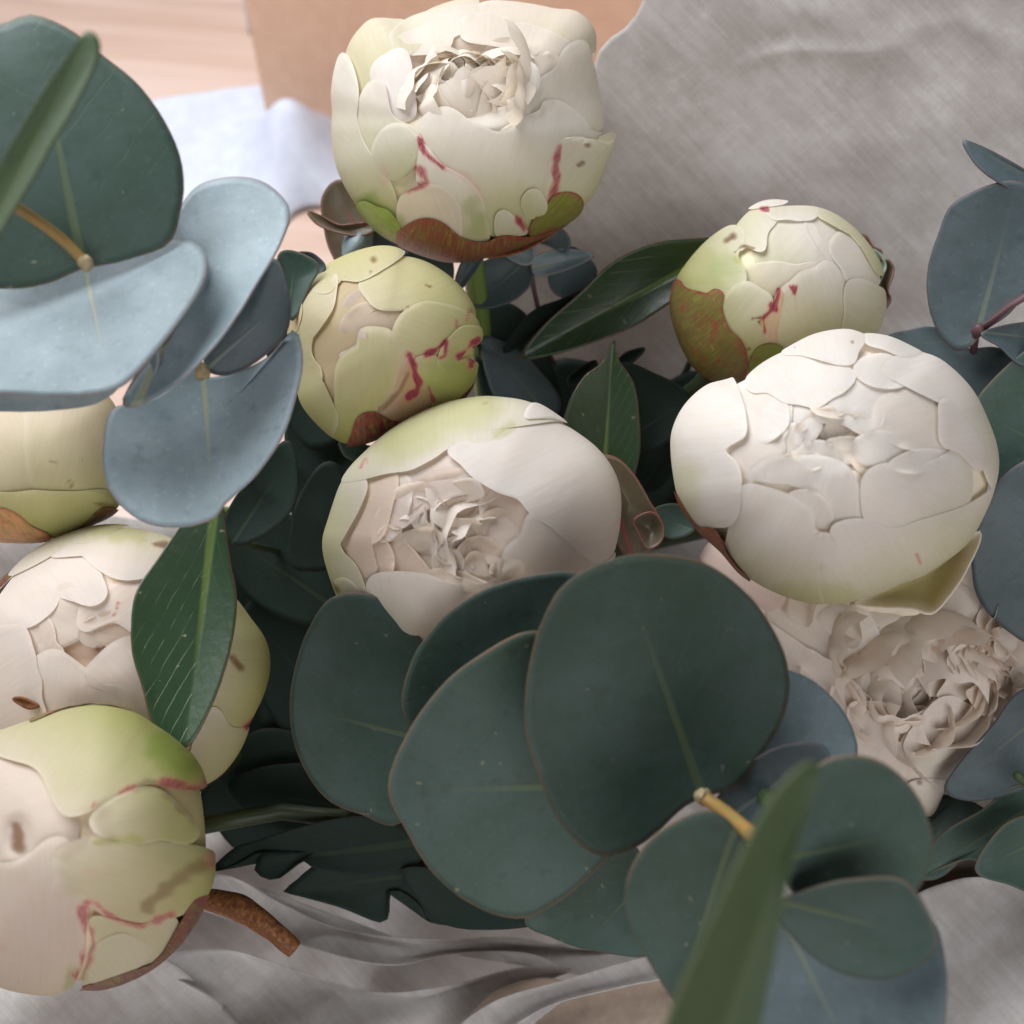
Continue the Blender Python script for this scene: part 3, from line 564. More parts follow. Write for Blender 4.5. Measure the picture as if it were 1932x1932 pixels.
f.petal(2.4, .0, [(790, 970), (870, 880), (912, 755), (940, 790), (905, 1000), (890, 1300), (800, 1400), (790, 1150)], col_=(.76, .60, .38))
f.sepal(4.2, (.17, .12, .035), [(150, 900), (185, 730), (235, 685), (270, 745), (350, 775), (400, 790), (430, 760), (480, 758), (520, 795), (498, 880), (545, 1030), (640, 1120), (695, 1290), (640, 1480), (400, 1520), (220, 1280)], M=110, N=24, wav=.8)
f.sepal(4.0, (.18, .22, .04), [(700, 1300), (760, 1180), (850, 1150), (960, 1200), (900, 1320), (780, 1380)], N=8, M=44, rim=None)
f.stem(.0036, STEM_DEEP, mid=[(1250, 800, .375)], start=.72, dz=.35)
P3 = f

# --- opening peony in the middle
f = Peony('opening blush white peony with crumpled heart, between the round buds and the dark round leaves', (587.2, 726.1, .3595),
    [(75, 850), (100, 720), (180, 510), (300, 370), (450, 240), (650, 140), (850, 90), (980, 90), (1150, 120), (1310, 215), (1480, 330), (1570, 440), (1610, 580), (1600, 760), (1565, 900), (1500, 1020), (1400, 1150), (1200, 1300), (900, 1440), (650, 1490), (490, 1480), (400, 1430), (330, 1350), (220, 1220), (140, 1080)],
    (850, 780), .30, base=(-.35, .3), g=(-.20, .28, .38), apex=(720, 790), w=(.90, .845, .81), craters=[(720, 800, 470, 390, 9)],
    marks=[('r', [(290, 450), (315, 405)], 10, .8), ('p', [(700, 350), (750, 308)], 8, .6), ('b', [(130, 1030), (160, 1070)], 20, .7), ('r', [(300, 1340), (350, 1340)], 16, .8), ('b', [(365, 1310)], 16, .8), ('y', [(900, 130), (700, 200), (450, 330)], 120, .5), ('y', [(980, 270), (1040, 230)], 40, .5), ('b', [(910, 125)], 12, .5)])
f.petal(-1.0, 0, [(560, 560), (700, 480), (860, 470), (1000, 560), (1100, 640), (1120, 800), (1040, 900), (880, 860), (740, 700)], col_=(.86, .74, .66), cw=.6, lift=1.0)
f.petal(-.6, 0, [(400, 520), (540, 440), (640, 390), (750, 310), (800, 400), (850, 480), (820, 540), (740, 560), (640, 610), (560, 640), (480, 720), (420, 720), (400, 600)], cw=.4, lift=1.4, col_=(.86, .77, .73))
f.petal(-.2, 0, [(350, 780), (370, 640), (430, 500), (500, 510), (500, 600), (460, 720), (400, 790)], cw=.55, lift=1.4)
f.petal(-.9, 0, [(440, 760), (480, 620), (560, 560), (640, 570), (560, 640), (480, 760)], cw=.8, lift=1.6)
f.petal(-.4, .0, [(165, 835), (210, 640), (300, 500), (410, 455), (430, 500), (390, 640), (350, 780), (280, 830), (320, 980), (250, 960)], cw=.25, lift=.9, col_=(.86, .74, .64))
f.petal(-.5, 0, [(270, 840), (340, 815), (395, 880), (400, 980), (350, 1010), (230, 950)], cw=.5, lift=1.2, col_=(.85, .72, .62))
f.petal(-.6, 0, [(390, 980), (400, 890), (470, 850), (560, 940), (600, 1010), (480, 1010)], cw=.7, lift=1.0, col_=(.85, .74, .66))
f.petal(-.8, 0, [(850, 800), (870, 700), (960, 590), (1000, 560), (1080, 620), (1115, 800), (1040, 850), (1010, 920), (920, 900)], cw=.55, lift=1.0, col_=(.86, .76, .70))
CR = [(.6, [(425, 770), (450, 690), (560, 590), (650, 595), (590, 660), (520, 700), (475, 790)]), (3.0, [(500, 840), (530, 785), (640, 765), (695, 800), (660, 845), (560, 858)]),
      (1.4, [(610, 660), (700, 585), (830, 565), (865, 620), (800, 650), (700, 690), (640, 700)]), (2.2, [(630, 720), (720, 655), (840, 640), (865, 710), (770, 730), (690, 750)]), (3.4, [(680, 780), (750, 725), (850, 740), (860, 800), (790, 835), (720, 830)]),
      (1.6, [(560, 900), (650, 845), (770, 870), (760, 940), (640, 945)]), (3.2, [(745, 870), (840, 800), (935, 850), (900, 925), (800, 950)]), (2.6, [(615, 970), (700, 925), (850, 975), (970, 1030), (880, 1070), (740, 1050)]), (4.4, [(620, 960), (680, 940), (760, 965), (840, 1010), (760, 1020), (660, 990)]),
      (2.0, [(860, 760), (880, 690), (960, 700), (990, 790), (920, 830)]), (3.8, [(780, 960), (800, 880), (850, 870), (880, 950), (850, 990)]), (3.6, [(890, 930), (930, 900), (1010, 905), (1015, 950), (930, 990)]), (2.8, [(430, 790), (460, 750), (520, 760), (510, 800), (460, 815)]), (1.2, [(590, 720), (600, 650), (660, 640), (700, 690), (650, 740)])]
for i, (hh, pp) in enumerate(CR):
    pp = [(720 + (x - 720) * 1.28, 800 + (y - 800) * 1.28) for x, y in pp]
    f.petal(hh * 1.9, 0, pp, cw=.95, lift=2.2, wav=4.0, jag=2.2, N=12, M=64, col_=(.95, .82 + .02 * (i % 3), .71 + .03 * (i % 3)), grad=((i % 3 - 1) * 5, -4), edge=.25)
f.ruffle((720, 810), 250, 190, 17, W=11, H=6.5, off=1.2, lean=.75, seed=4, tint=.06)
f.petal(1.6, 0, [(1025, 1020), (1010, 930), (1040, 850), (1115, 800), (1150, 680), (1260, 720), (1340, 800), (1480, 930), (1550, 1020), (1400, 1200), (1200, 1120)], cw=.1, lift=.6)
f.petal(2.3, .0, [(705, 355), (760, 308), (940, 290), (1060, 215), (1330, 190), (1500, 320), (1650, 560), (1640, 800), (1560, 940), (1480, 935), (1330, 800), (1260, 735), (1160, 680), (1090, 590), (990, 562), (850, 480), (780, 400)], cw=.05, M=120, N=26, lift=.8)
f.petal(1.9, .0, [(295, 1015), (400, 985), (620, 1000), (720, 1052), (880, 1062), (1030, 1015), (1200, 1030), (1420, 1080), (1300, 1350), (900, 1550), (560, 1560), (455, 1390), (350, 1290), (315, 1130)], cw=.05, M=110, N=24, lift=.7)
f.petal(3.2, .35, [(160, 520), (290, 350), (640, 110), (980, 50), (1180, 90), (1340, 210), (1200, 205), (1060, 218), (960, 290), (850, 322), (740, 312), (640, 380), (520, 440), (400, 462), (280, 505)], cw=.05, M=120, N=22, lift=.5)
f.petal(4.0, -.3, [(1110, 190), (1150, 115), (1240, 105), (1325, 180), (1335, 215), (1250, 205), (1180, 200)], N=10, M=50, lift=.9, edge=.4)
f.petal(2.7, .25, [(60, 850), (120, 640), (180, 490), (290, 490), (310, 520), (240, 690), (155, 840), (240, 950), (300, 1110), (350, 1290), (330, 1400), (190, 1230), (110, 1060)], c=(160, 850), cw=0, M=100, N=20, lift=.6)
f.petal(3.2, .18, [(130, 1040), (170, 1000), (250, 1050), (300, 1180), (300, 1260), (220, 1210)], N=9, M=50, lift=.6)
f.petal(3.6, .10, [(230, 1230), (290, 1260), (345, 1300), (350, 1340), (310, 1345), (250, 1300)], N=8, M=44, lift=.7)
f.petal(3.4, .12, [(340, 1400), (370, 1355), (440, 1370), (490, 1430), (500, 1490), (400, 1480)], N=8, M=44, lift=.6)
f.petal(3.0, -.1, [(1400, 1000), (1470, 960), (1560, 900), (1620, 870), (1640, 920), (1560, 1020), (1480, 1080)], N=8, M=44, lift=1.4, edge=.5)
f.sepal(4.0, MAR, [(420, 1460), (480, 1440), (560, 1490), (620, 1520), (560, 1620), (440, 1560)], N=8, M=40)
f.sepal(1.5, MAR, [(60, 700), (130, 560), (180, 490), (195, 530), (140, 650), (95, 780)], N=8, M=40)
f.stem(.0036, STEM_DEEP, start=.2, dz=.9)
P4 = f

# --- the large white peony on the right
f = Peony('large smooth white peony, almost closed, overlapping the ruffled peony below it', (1231.2, 599.8, .36275),
    [(115, 680), (130, 560), (190, 450), (300, 360), (430, 325), (560, 240), (700, 180), (850, 110), (1000, 85), (1100, 100), (1230, 120), (1370, 180), (1500, 230), (1640, 370), (1720, 520), (1775, 680), (1778, 840), (1720, 1000), (1620, 1170), (1440, 1300), (1270, 1380), (1100, 1440), (900, 1470), (700, 1430), (500, 1330), (380, 1200), (250, 1080), (150, 920)],
    (940, 780), .285, base=(.25, .95), g=(-.20, .30, .36), apex=(960, 650), w=(.89, .85, .82), craters=[(960, 640, 300, 190, 6)],
    marks=[('r', [(1368, 1225), (1385, 1270)], 9, .6), ('r', [(1040, 1495), (1075, 1500)], 22, .6), ('p', [(1015, 745), (1040, 745)], 8, .6), ('b', [(1035, 150)], 9, .7), ('b', [(745, 180)], 8, .5), ('y', [(880, 1300)], 30, .5), ('y', [(200, 820), (190, 950)], 100, .35), ('y', [(700, 1420), (1000, 1430)], 80, .4)])
f.petal(-1.0, 0, [(640, 700), (700, 600), (860, 520), (920, 560), (900, 700), (760, 740)], col_=(.84, .72, .62), cw=.8)
f.petal(-.6, 0, [(1020, 640), (1200, 600), (1400, 640), (1580, 700), (1500, 780), (1250, 800), (1100, 780)], col_=(.87, .77, .68), cw=.5)
f.petal(.2, 0, [(830, 660), (900, 550), (980, 525), (1060, 560), (1160, 640), (1180, 760), (1010, 750), (900, 745)], cw=.75, lift=1.4, wav=.9)
f.petal(.9, 0, [(800, 650), (820, 640), (880, 700), (920, 750), (860, 720)], cw=.6, N=7, M=36, lift=.8)
f.petal(.6, 0, [(905, 600), (960, 540), (1040, 540), (1075, 600), (1000, 640), (930, 650)], cw=.6, N=10, M=50, lift=1.8)
f.petal(.3, 0, [(1180, 560), (1190, 450), (1300, 400), (1480, 395), (1505, 520), (1515, 660), (1370, 665), (1250, 620)], cw=.2, lift=.9)
f.petal(1.0, 0, [(855, 500), (930, 420), (1000, 390), (1080, 320), (1300, 365), (1490, 400), (1480, 440), (1290, 420), (1200, 450), (1185, 560), (1110, 600), (1000, 535), (920, 540), (865, 525)], cw=.2, lift=1.0)
f.petal(.8, 0, [(640, 615), (690, 560), (690, 440), (780, 440), (860, 470), (850, 560), (790, 645), (720, 640)], cw=.3, lift=1.0)
f.petal(.4, 0, [(440, 660), (480, 560), (460, 400), (560, 340), (680, 400), (690, 560), (650, 620), (660, 690), (570, 790), (480, 830), (430, 760)], cw=.2, lift=.5)
f.petal(1.5, 0, [(1100, 900), (1130, 800), (1240, 770), (1350, 790), (1500, 740), (1590, 690), (1640, 760), (1640, 950), (1500, 1060), (1330, 1100), (1240, 1120), (1120, 1060)], cw=.1, lift=.7)
for o_, pp in ((1.2, [(560, 480), (650, 420), (690, 470), (690, 560), (640, 600), (560, 640), (500, 600)]), (1.7, [(1060, 650), (1180, 600), (1290, 640), (1300, 720), (1180, 760), (1090, 740)]), (1.8, [(1220, 770), (1330, 700), (1480, 690), (1570, 720), (1480, 790), (1340, 800)]),
               (1.9, [(700, 930), (800, 895), (900, 950), (935, 1060), (860, 1085), (780, 1010)]), (2.4, [(1050, 250), (1180, 195), (1300, 240), (1345, 330), (1240, 362), (1100, 330)]), (1.1, [(760, 700), (860, 650), (950, 690), (960, 760), (860, 780), (780, 760)])):
    f.petal(o_, 0, pp, cw=.2, lift=1.2, N=14, M=64)
f.petal(1.9, 0, [(1500, 420), (1560, 520), (1640, 620), (1700, 760), (1760, 900), (1850, 760), (1800, 500), (1680, 340), (1540, 230), (1380, 170), (1200, 250), (1230, 310), (1350, 350)], c=(1600, 500), cw=0, M=110, N=24, lift=.6)
f.petal(1.3, 0, [(520, 830), (560, 770), (660, 730), (760, 740), (860, 725), (970, 760), (1035, 825), (1070, 930), (1110, 1060), (1000, 1110), (930, 1080), (920, 980), (820, 900), (700, 850)], cw=.15, lift=.9)
f.petal(2.0, .0, [(470, 870), (600, 885), (720, 930), (830, 1010), (835, 1110), (880, 1120), (930, 1130), (940, 1190), (890, 1230), (860, 1330), (900, 1560), (600, 1480), (440, 1330), (380, 1230), (430, 1000)], cw=0, M=110, N=24, lift=.9)
f.petal(2.5, -.1, [(850, 1170), (870, 1120), (925, 1125), (945, 1170), (920, 1210), (870, 1200)], cw=0, N=8, M=44, lift=1.0)
f.petal(1.7, .02, [(930, 1090), (1090, 1060), (1240, 1120), (1360, 1080), (1600, 1000), (1800, 860), (1800, 1060), (1640, 1250), (1450, 1330), (1260, 1420), (1100, 1560), (900, 1560), (870, 1340), (930, 1210), (960, 1150)], cw=0, M=120, N=26, lift=.6)
f.petal(2.3, 0, [(490, 330), (600, 230), (720, 175), (880, 230), (1010, 260), (1050, 310), (1000, 380), (930, 410), (860, 465), (760, 440), (680, 430), (600, 380), (520, 390)], cw=0, M=100, lift=.7)
f.petal(2.9, .0, [(680, 215), (700, 160), (850, 70), (1000, 50), (1090, 90), (1105, 140), (1060, 190), (1040, 240), (900, 232), (780, 210)], cw=0, lift=1.1, edge=.2)
f.petal(2.5, .0, [(1100, 150), (1110, 80), (1240, 90), (1400, 170), (1370, 210), (1290, 215), (1200, 180)], cw=0, lift=1.2, N=12)
f.petal(2.7, .0, [(80, 680), (110, 540), (190, 420), (300, 330), (430, 310), (462, 420), (485, 600), (435, 640), (362, 690), (432, 745), (458, 830), (448, 920), (445, 1010), (400, 1085), (330, 1075), (240, 1140), (130, 980)], c=(280, 700), cw=0, M=120, N=26, lift=.7)
f.petal(3.0, -.05, [(1500, 420), (1490, 500), (1510, 660), (1590, 690), (1690, 800), (1720, 700), (1640, 560), (1570, 470)], cw=0, lift=.5, col_=(.86, .80, .77))
f.petal(1.2, .1, [(1640, 480), (1690, 450), (1740, 560), (1660, 560)], cw=0, N=8, M=40, col_=(.62, .54, .38))
for i, pp in enumerate([[(830, 640), (870, 540), (940, 520), (960, 590), (900, 680)], [(930, 590), (980, 530), (1070, 545), (1090, 610), (1010, 640)], [(900, 680), (960, 630), (1060, 640), (1080, 710), (980, 740)], [(1060, 690), (1100, 610), (1190, 610), (1210, 690), (1130, 740)], [(700, 640), (760, 580), (840, 590), (830, 670), (760, 700)], [(740, 740), (800, 690), (890, 700), (900, 760), (820, 780)], [(880, 480), (940, 420), (1030, 430), (1040, 490), (960, 520)]]):
    f.petal(.6 + .8 * (i % 3), 0, [(960 + (x - 960) * 1.45, 640 + (y - 640) * 1.2) for x, y in pp], cw=.6, lift=2.0, wav=3.0, jag=2.2, N=14, M=76, tip=1.2, edge=.3, col_=(.95, .885, .81))
# loose outer petal below right, standing away from the ball
f.petal(.6, .55, [(1080, 1450), (1130, 1390), (1250, 1390), (1440, 1310), (1600, 1190), (1690, 1090), (1760, 1100), (1700, 1250), (1560, 1430), (1300, 1520)], cw=0, lift=.3)
f.sepal(3.3, (.24, .05, .03), [(110, 900), (150, 920), (250, 1070), (350, 1090), (420, 1230), (510, 1350), (420, 1420), (230, 1250), (90, 1050)], N=14, M=60)
f.stem(.0036, STEM_DEEP, start=.2, dz=.9)
P5 = f

# --- ruffled open peony under the large one
f = Peony('open ruffled blush peony with frayed petals, underneath the large smooth white one', (1294.3, 1010.2, .33008),
    [(60, 200), (300, 470), (480, 720), (720, 1050), (950, 1320), (1150, 1470), (1380, 1590), (1490, 1400), (1680, 1180), (1800, 980), (1960, 860), (2060, 560), (1950, 120), (1550, -180), (900, -300), (350, -150)],
    (1150, 640), .338, rz=150, base=(-.2, .98), g=(-.15, .10, .12), apex=(1320, 840), tipk=1.5, roll=.05, w=(.92, .85, .80), craters=[(1300, 780, 420, 330, 14)],
    marks=[('b', [(1130, 800), (1120, 825)], 9, .6), ('b', [(1330, 1405)], 18, .6), ('p', [(1200, 900), (1100, 950)], 90, .4)])
f.petal(-.5, 0, [(900, 760), (1000, 600), (1200, 560), (1420, 640), (1480, 760), (1430, 900), (1300, 1060), (1200, 1090), (1060, 940)], cw=.8, col_=(.78, .60, .46), wav=1.0)
FR = [(.6, .3, [(490, 430), (620, 340), (780, 330), (1000, 420), (1060, 560), (1180, 740), (1060, 870), (1000, 880), (860, 745), (720, 640), (600, 600)]),
      (2.0, .4, [(960, 480), (1060, 420), (1250, 420), (1400, 450), (1470, 600), (1440, 670), (1290, 690), (1180, 740), (1060, 700), (1000, 600)]),
      (3.0, .1, [(545, 380), (640, 330), (745, 360), (730, 420), (690, 520), (620, 480)]), (2.6, .1, [(760, 440), (860, 400), (960, 430), (990, 540), (960, 640), (860, 600), (800, 540)]),
      (3.4, .5, [(1250, 720), (1320, 620), (1440, 650), (1495, 720), (1480, 830), (1430, 890), (1330, 860), (1240, 800)]), (2.2, .7, [(1060, 870), (1150, 760), (1280, 750), (1345, 860), (1260, 900), (1120, 930)]),
      (3.0, .6, [(1180, 980), (1230, 890), (1350, 870), (1400, 930), (1330, 1010), (1240, 1050)]), (3.8, .4, [(1120, 640), (1220, 560), (1330, 580), (1350, 660), (1260, 730), (1150, 730)]), (4.2, .3, [(1350, 560), (1420, 480), (1500, 500), (1520, 600), (1450, 660), (1380, 640)]),
      (4.0, .2, [(1450, 470), (1560, 400), (1645, 430), (1695, 600), (1650, 700), (1560, 770), (1500, 650), (1475, 560)]), (5.0, .2, [(1440, 920), (1540, 770), (1640, 690), (1710, 570), (1745, 520), (1760, 570), (1730, 670), (1700, 860), (1640, 870), (1590, 940), (1520, 910)]),
      (6.0, .1, [(1610, 880), (1680, 860), (1720, 720), (1810, 560), (1850, 530), (1830, 740), (1790, 960), (1640, 990), (1620, 930)]), (5.0, .1, [(1790, 890), (1860, 720), (1930, 610), (2000, 760), (1940, 890), (1820, 970)]),
      (3.0, .1, [(1420, 380), (1560, 290), (1670, 380), (1610, 520), (1500, 480)]), (4.4, .1, [(1660, 560), (1690, 440), (1780, 400), (1800, 470), (1750, 560), (1700, 640)]), (4.8, .1, [(1770, 640), (1800, 500), (1890, 440), (1930, 500), (1880, 600), (1810, 690)]),
      (5.6, .2, [(1500, 700), (1560, 640), (1640, 620), (1660, 700), (1600, 780), (1530, 790)]), (5.2, .3, [(1400, 820), (1470, 740), (1560, 760), (1540, 850), (1450, 920)])]
for i, (o_, cw_, pp) in enumerate(FR):
    f.petal(o_ * 1.6, 0, pp, cw=cw_, lift=3.2, wav=4.5, jag=2.6, M=84, N=16, tip=1.4, edge=.35, grad=((i % 3 - 1) * 1.5, (i % 2) * 1.5), col_=(.92, .85 - .02 * (i % 3), .79 - .03 * (i % 3)))
f.ruffle((1280, 820), 620, 400, 34, W=13, H=11, off=.8, lean=.55, seed=21, tint=-.10, cw=.4)
f.ruffle((1300, 880), 150, 90, 8, W=8, H=8, off=.5, lean=.4, seed=8, tint=.2)
f.ruffle((1780, 650), 170, 220, 10, W=8.5, H=9, off=-.5, lean=-.25, seed=11, tint=.1, cw=.2)
f.petal(2.6, 0, [(330, 420), (560, 560), (700, 660), (860, 762), (1060, 942), (1165, 1000), (1212, 1085), (1185, 1150), (1222, 1215), (1268, 1150), (1300, 1060), (1390, 975), (1470, 915), (1560, 945), (1630, 985), (1790, 940), (1660, 1200), (1510, 1380), (1390, 1500), (1250, 1470), (1000, 1400), (760, 1080), (500, 720)], c=(1180, 1250), cw=.0, M=150, N=28, lift=2.0, wav=3.5)
for i, pp in enumerate([[(540, 690), (700, 650), (900, 790), (1010, 900), (1020, 1050), (900, 1180), (740, 1040)], [(930, 1010), (1100, 950), (1205, 1080), (1190, 1200), (1250, 1300), (1200, 1450), (1030, 1380)], [(1250, 1220), (1330, 1060), (1480, 925), (1610, 970), (1640, 1080), (1500, 1220), (1380, 1300)]]):
    f.petal(6.2 + .5 * i, 0, pp, cw=0, lift=2.6, wav=4.0, tip=1.2, jag=2, edge=.3)
f.petal(3.0, .05, [(1250, 1430), (1330, 1400), (1480, 1368), (1505, 1400), (1470, 1510), (1390, 1620), (1320, 1520)], cw=0, lift=1.4, N=12, M=60, wav=.9, jag=3, edge=.2)
f.petal(3.6, -.05, [(1250, 1440), (1290, 1400), (1340, 1410), (1350, 1460), (1300, 1500)], cw=0, lift=1.2, N=8, M=40)
f.petal(1.0, 0, [(0, 60), (110, 20), (240, 140), (420, 290), (560, 340), (480, 420), (350, 330), (180, 220)], cw=0, lift=1.0, wav=.8, col_=(.70, .56, .51))
f.stem(.0036, STEM_DEEP, start=.2, dz=.7)

# --- bud cut by the left edge, under the grey-blue leaf
f = Peony('plain yellow-cream bud with orange-red sepals, half hidden under the grey-blue round leaves', (0, 378.8, .32681),
    [(-380, 1450), (-300, 1180), (-100, 1020), (150, 970), (400, 1010), (600, 1130), (690, 1300), (720, 1500), (690, 1700), (640, 1790), (500, 1860), (330, 1930), (150, 1950), (-100, 1920), (-300, 1750)],
    (150, 1460), .318, base=(.1, .99), g=(.22, .35, .10), w=(.80, .71, .55),
    marks=[('b', [(475, 1490)], 12, .7), ('b', [(405, 1620), (415, 1650)], 12, .8), ('b', [(290, 1505), (330, 1515)], 8, .4), ('b', [(560, 1745), (640, 1760)], 16, .6), ('r', [(20, 1790), (60, 1850)], 30, .6)])
f.petal(1.0, -.1, [(-420, 1200), (0, 1000), (170, 1100), (150, 1300), (150, 1450), (200, 1720), (0, 1740), (-350, 1700)])
f.petal(2.0, .0, [(145, 1330), (160, 1150), (300, 980), (640, 1100), (800, 1500), (720, 1700), (400, 1733), (225, 1728), (180, 1620), (150, 1480)], edge=.2)
f.petal(1.6, .30, [(-300, 1600), (-50, 1700), (200, 1690), (400, 1700), (740, 1690), (700, 1900), (300, 2020), (0, 1950), (-250, 1850)])
f.sepal(2.8, (.55, .27, .12), [(-300, 1700), (-50, 1760), (80, 1795), (180, 1870), (290, 1925), (200, 2050), (-200, 2020)], rim=(.45, .08, .06))
f.sepal(3.0, (.10, .03, .03), [(560, 1770), (620, 1762), (700, 1790), (640, 1840), (520, 1880), (360, 1950), (340, 1925), (470, 1850)], N=8, M=44)
f.stem(.003, STEM, start=.3, dz=.8)

# --- blush peony behind the dark lance leaf
f = Peony('shaded blush peony with folded centre petals, half covered by the dark lance-shaped leaf', (0, 915.5, .2778),
    [(-200, 1150), (-150, 850), (-20, 680), (130, 530), (330, 400), (600, 305), (800, 288), (1000, 325), (1250, 420), (1480, 600), (1650, 860), (1780, 1050), (1812, 1220), (1780, 1400), (1700, 1580), (1580, 1830), (1400, 2000), (1000, 2150), (400, 2100), (0, 1900), (-170, 1550)],
    (780, 1170), .315, base=(.6, .5), g=(-.18, .28, .36), apex=(560, 1080), w=(.87, .79, .735), craters=[(560, 1060, 460, 330, 5)],
    marks=[('r', [(805, 800), (790, 850), (775, 885)], 18, .85), ('b', [(1040, 420), (1120, 425)], 22, .8), ('b', [(600, 1290), (580, 1310)], 14, .5), ('b', [(1570, 1170), (1620, 1240)], 30, .8), ('r', [(1700, 1600), (1650, 1640)], 45, .9), ('y', [(700, 330), (950, 360)], 80, .5), ('b', [(665, 1105)], 26, .7), ('b', [(980, 400)], 8, .7)])
f.petal(-.8, 0, [(380, 1140), (520, 1030), (700, 1000), (900, 1060), (860, 1200), (700, 1260), (560, 1280), (450, 1220)], col_=(.80, .64, .52), cw=.9)
f.petal(-.2, 0, [(560, 960), (590, 800), (720, 740), (1000, 600), (1200, 540), (1200, 800), (1000, 1000), (800, 890), (660, 925)], cw=.35, lift=1.1)
f.petal(-.3, 0, [(670, 930), (800, 880), (960, 900), (960, 1060), (800, 1100), (740, 1060), (690, 1020)], cw=.6, lift=.8, col_=(.82, .69, .60))
f.petal(.4, 0, [(300, 910), (380, 830), (440, 665), (480, 730), (525, 780), (545, 880), (660, 930), (500, 1025), (345, 1085), (330, 980)], cw=.4, lift=1.0)
f.petal(.4, 0, [(560, 1000), (640, 915), (695, 1040), (655, 1078), (585, 1062)], cw=.5, N=10, M=50, lift=1.2)
f.petal(.2, 0, [(150, 960), (260, 910), (330, 960), (345, 1085), (400, 1150), (260, 1210), (215, 1160), (190, 1060)], cw=.4, lift=.9)
f.petal(.9, 0, [(225, 1230), (370, 1148), (480, 1215), (580, 1300), (640, 1370), (860, 1420), (900, 1700), (300, 1720), (240, 1480), (270, 1340)], cw=.2, lift=.9)
f.petal(.9, 0, [(600, 1300), (690, 1190), (790, 1098), (920, 1070), (1000, 1300), (1120, 1700), (850, 1700), (840, 1420), (700, 1360)], cw=.2, lift=.9)
f.petal(1.5, -.02, [(-250, 1000), (0, 985), (150, 960), (200, 1080), (225, 1230), (272, 1350), (252, 1440), (300, 1640), (100, 1950), (-150, 1800), (-280, 1300)], cw=0, lift=.8)
f.petal(1.5, .0, [(-120, 1000), (0, 780), (150, 580), (330, 480), (500, 470), (640, 560), (690, 680), (720, 745), (590, 805), (490, 720), (440, 655), (370, 800), (200, 940)], cw=0, M=100, lift=.8)
f.petal(2.2, .2, [(320, 490), (450, 420), (640, 410), (700, 350), (900, 300), (1200, 350), (1250, 520), (1080, 590), (900, 640), (780, 620), (660, 560), (560, 470), (400, 500)], cw=0, lift=.7)
f.petal(2.6, .4, [(60, 640), (250, 440), (500, 310), (700, 270), (900, 270), (760, 340), (640, 400), (480, 420), (340, 500), (200, 580)], cw=0, lift=.5)
f.petal(2.2, .45, [(1400, 700), (1600, 780), (1850, 1050), (1880, 1280), (1750, 1540), (1690, 1640), (1560, 1640), (1440, 1500), (1350, 1200)], cw=0, lift=.5)
f.petal(2.7, .25, [(1300, 1800), (1360, 1660), (1450, 1500), (1550, 1640), (1700, 1640), (1620, 1950), (1480, 2100), (1280, 1980)], cw=0, lift=.7)
f.sepal(1.2, (.14, .04, .03), [(-60, 700), (60, 590), (140, 510), (150, 540), (80, 640), (-30, 740)], N=8, M=44)
f.stem(.0034, STEM_DEEP, start=.3, dz=.8)
P8 = f

# --- bud at the lower left, nearest
f = Peony('fat green and white bud with a brown hole and red-edged sepals on tissue folds', (0, 1294.3, .33005),
    [(-420, 900), (-360, 560), (-200, 340), (0, 280), (180, 220), (400, 155), (600, 130), (760, 170), (870, 235), (1000, 325), (1110, 440), (1170, 580), (1200, 800), (1205, 1000), (1180, 1150), (1090, 1340), (960, 1500), (800, 1620), (600, 1700), (450, 1710), (300, 1755), (130, 1740), (-30, 1690), (-220, 1560), (-370, 1250)],
    (420, 940), .268, base=(.75, -.1), g=(.08, .30, .22), apex=(100, 860), w=(.80, .70, .62), craters=[(100, 860, 110, 160, 3)],
    marks=[('b', [(95, 810), (110, 880), (103, 930)], 48, .8), ('r', [(490, 1240), (475, 1340), (520, 1470), (450, 1640)], 44, .75), ('r', [(560, 1250), (650, 1320), (800, 1365), (980, 1300)], 26, .7), ('r', [(680, 615), (780, 565)], 22, .7), ('b', [(790, 570), (900, 570), (1000, 650), (1100, 760)], 40, .5), ('r', [(930, 555), (1100, 600)], 48, .8), ('r', [(540, 680)], 24, .7), ('r', [(1170, 560), (1200, 800), (1190, 1000)], 60, .6), ('g', [(900, 350), (1040, 460)], 110, .7), ('y', [(560, 880), (790, 880)], 34, .7), ('p', [(460, 780), (480, 830)], 40, .4), ('b', [(840, 1260), (1000, 1120), (1130, 1020)], 50, .5), ('p', [(520, 1240), (600, 1280)], 50, .5), ('g', [(400, 1700), (450, 1620)], 60, .5), ('p', [(500, 1060), (540, 1070)], 30, .3), ('p', [(10, 1490)], 30, .5)])
f.petal(.8, -.1, [(-450, 600), (0, 400), (160, 430), (280, 640), (420, 750), (400, 900), (300, 1000), (110, 1040), (-100, 1000), (-400, 900)], cw=.5)
f.petal(1.6, -.12, [(-300, 1020), (-100, 1010), (60, 1040), (190, 960), (340, 860), (420, 960), (330, 1080), (400, 1200), (490, 1240), (470, 1400), (460, 1560), (380, 1800), (200, 1900), (-100, 1800), (-350, 1500)], cw=.4, M=110, N=24)
f.petal(2.5, .36, [(-200, 320), (0, 250), (300, 130), (600, 80), (900, 200), (1180, 440), (1170, 600), (960, 570), (840, 545), (700, 610), (560, 685), (430, 745), (340, 720), (280, 580), (200, 450), (50, 420)], cw=0, M=110, N=24, lift=.6)
f.petal(2.2, .02, [(510, 1330), (640, 1335), (800, 1375), (960, 1310), (1005, 1330), (1000, 1480), (850, 1700), (560, 1800), (460, 1700), (545, 1500)], cw=0, col_=(.70, .66, .46))
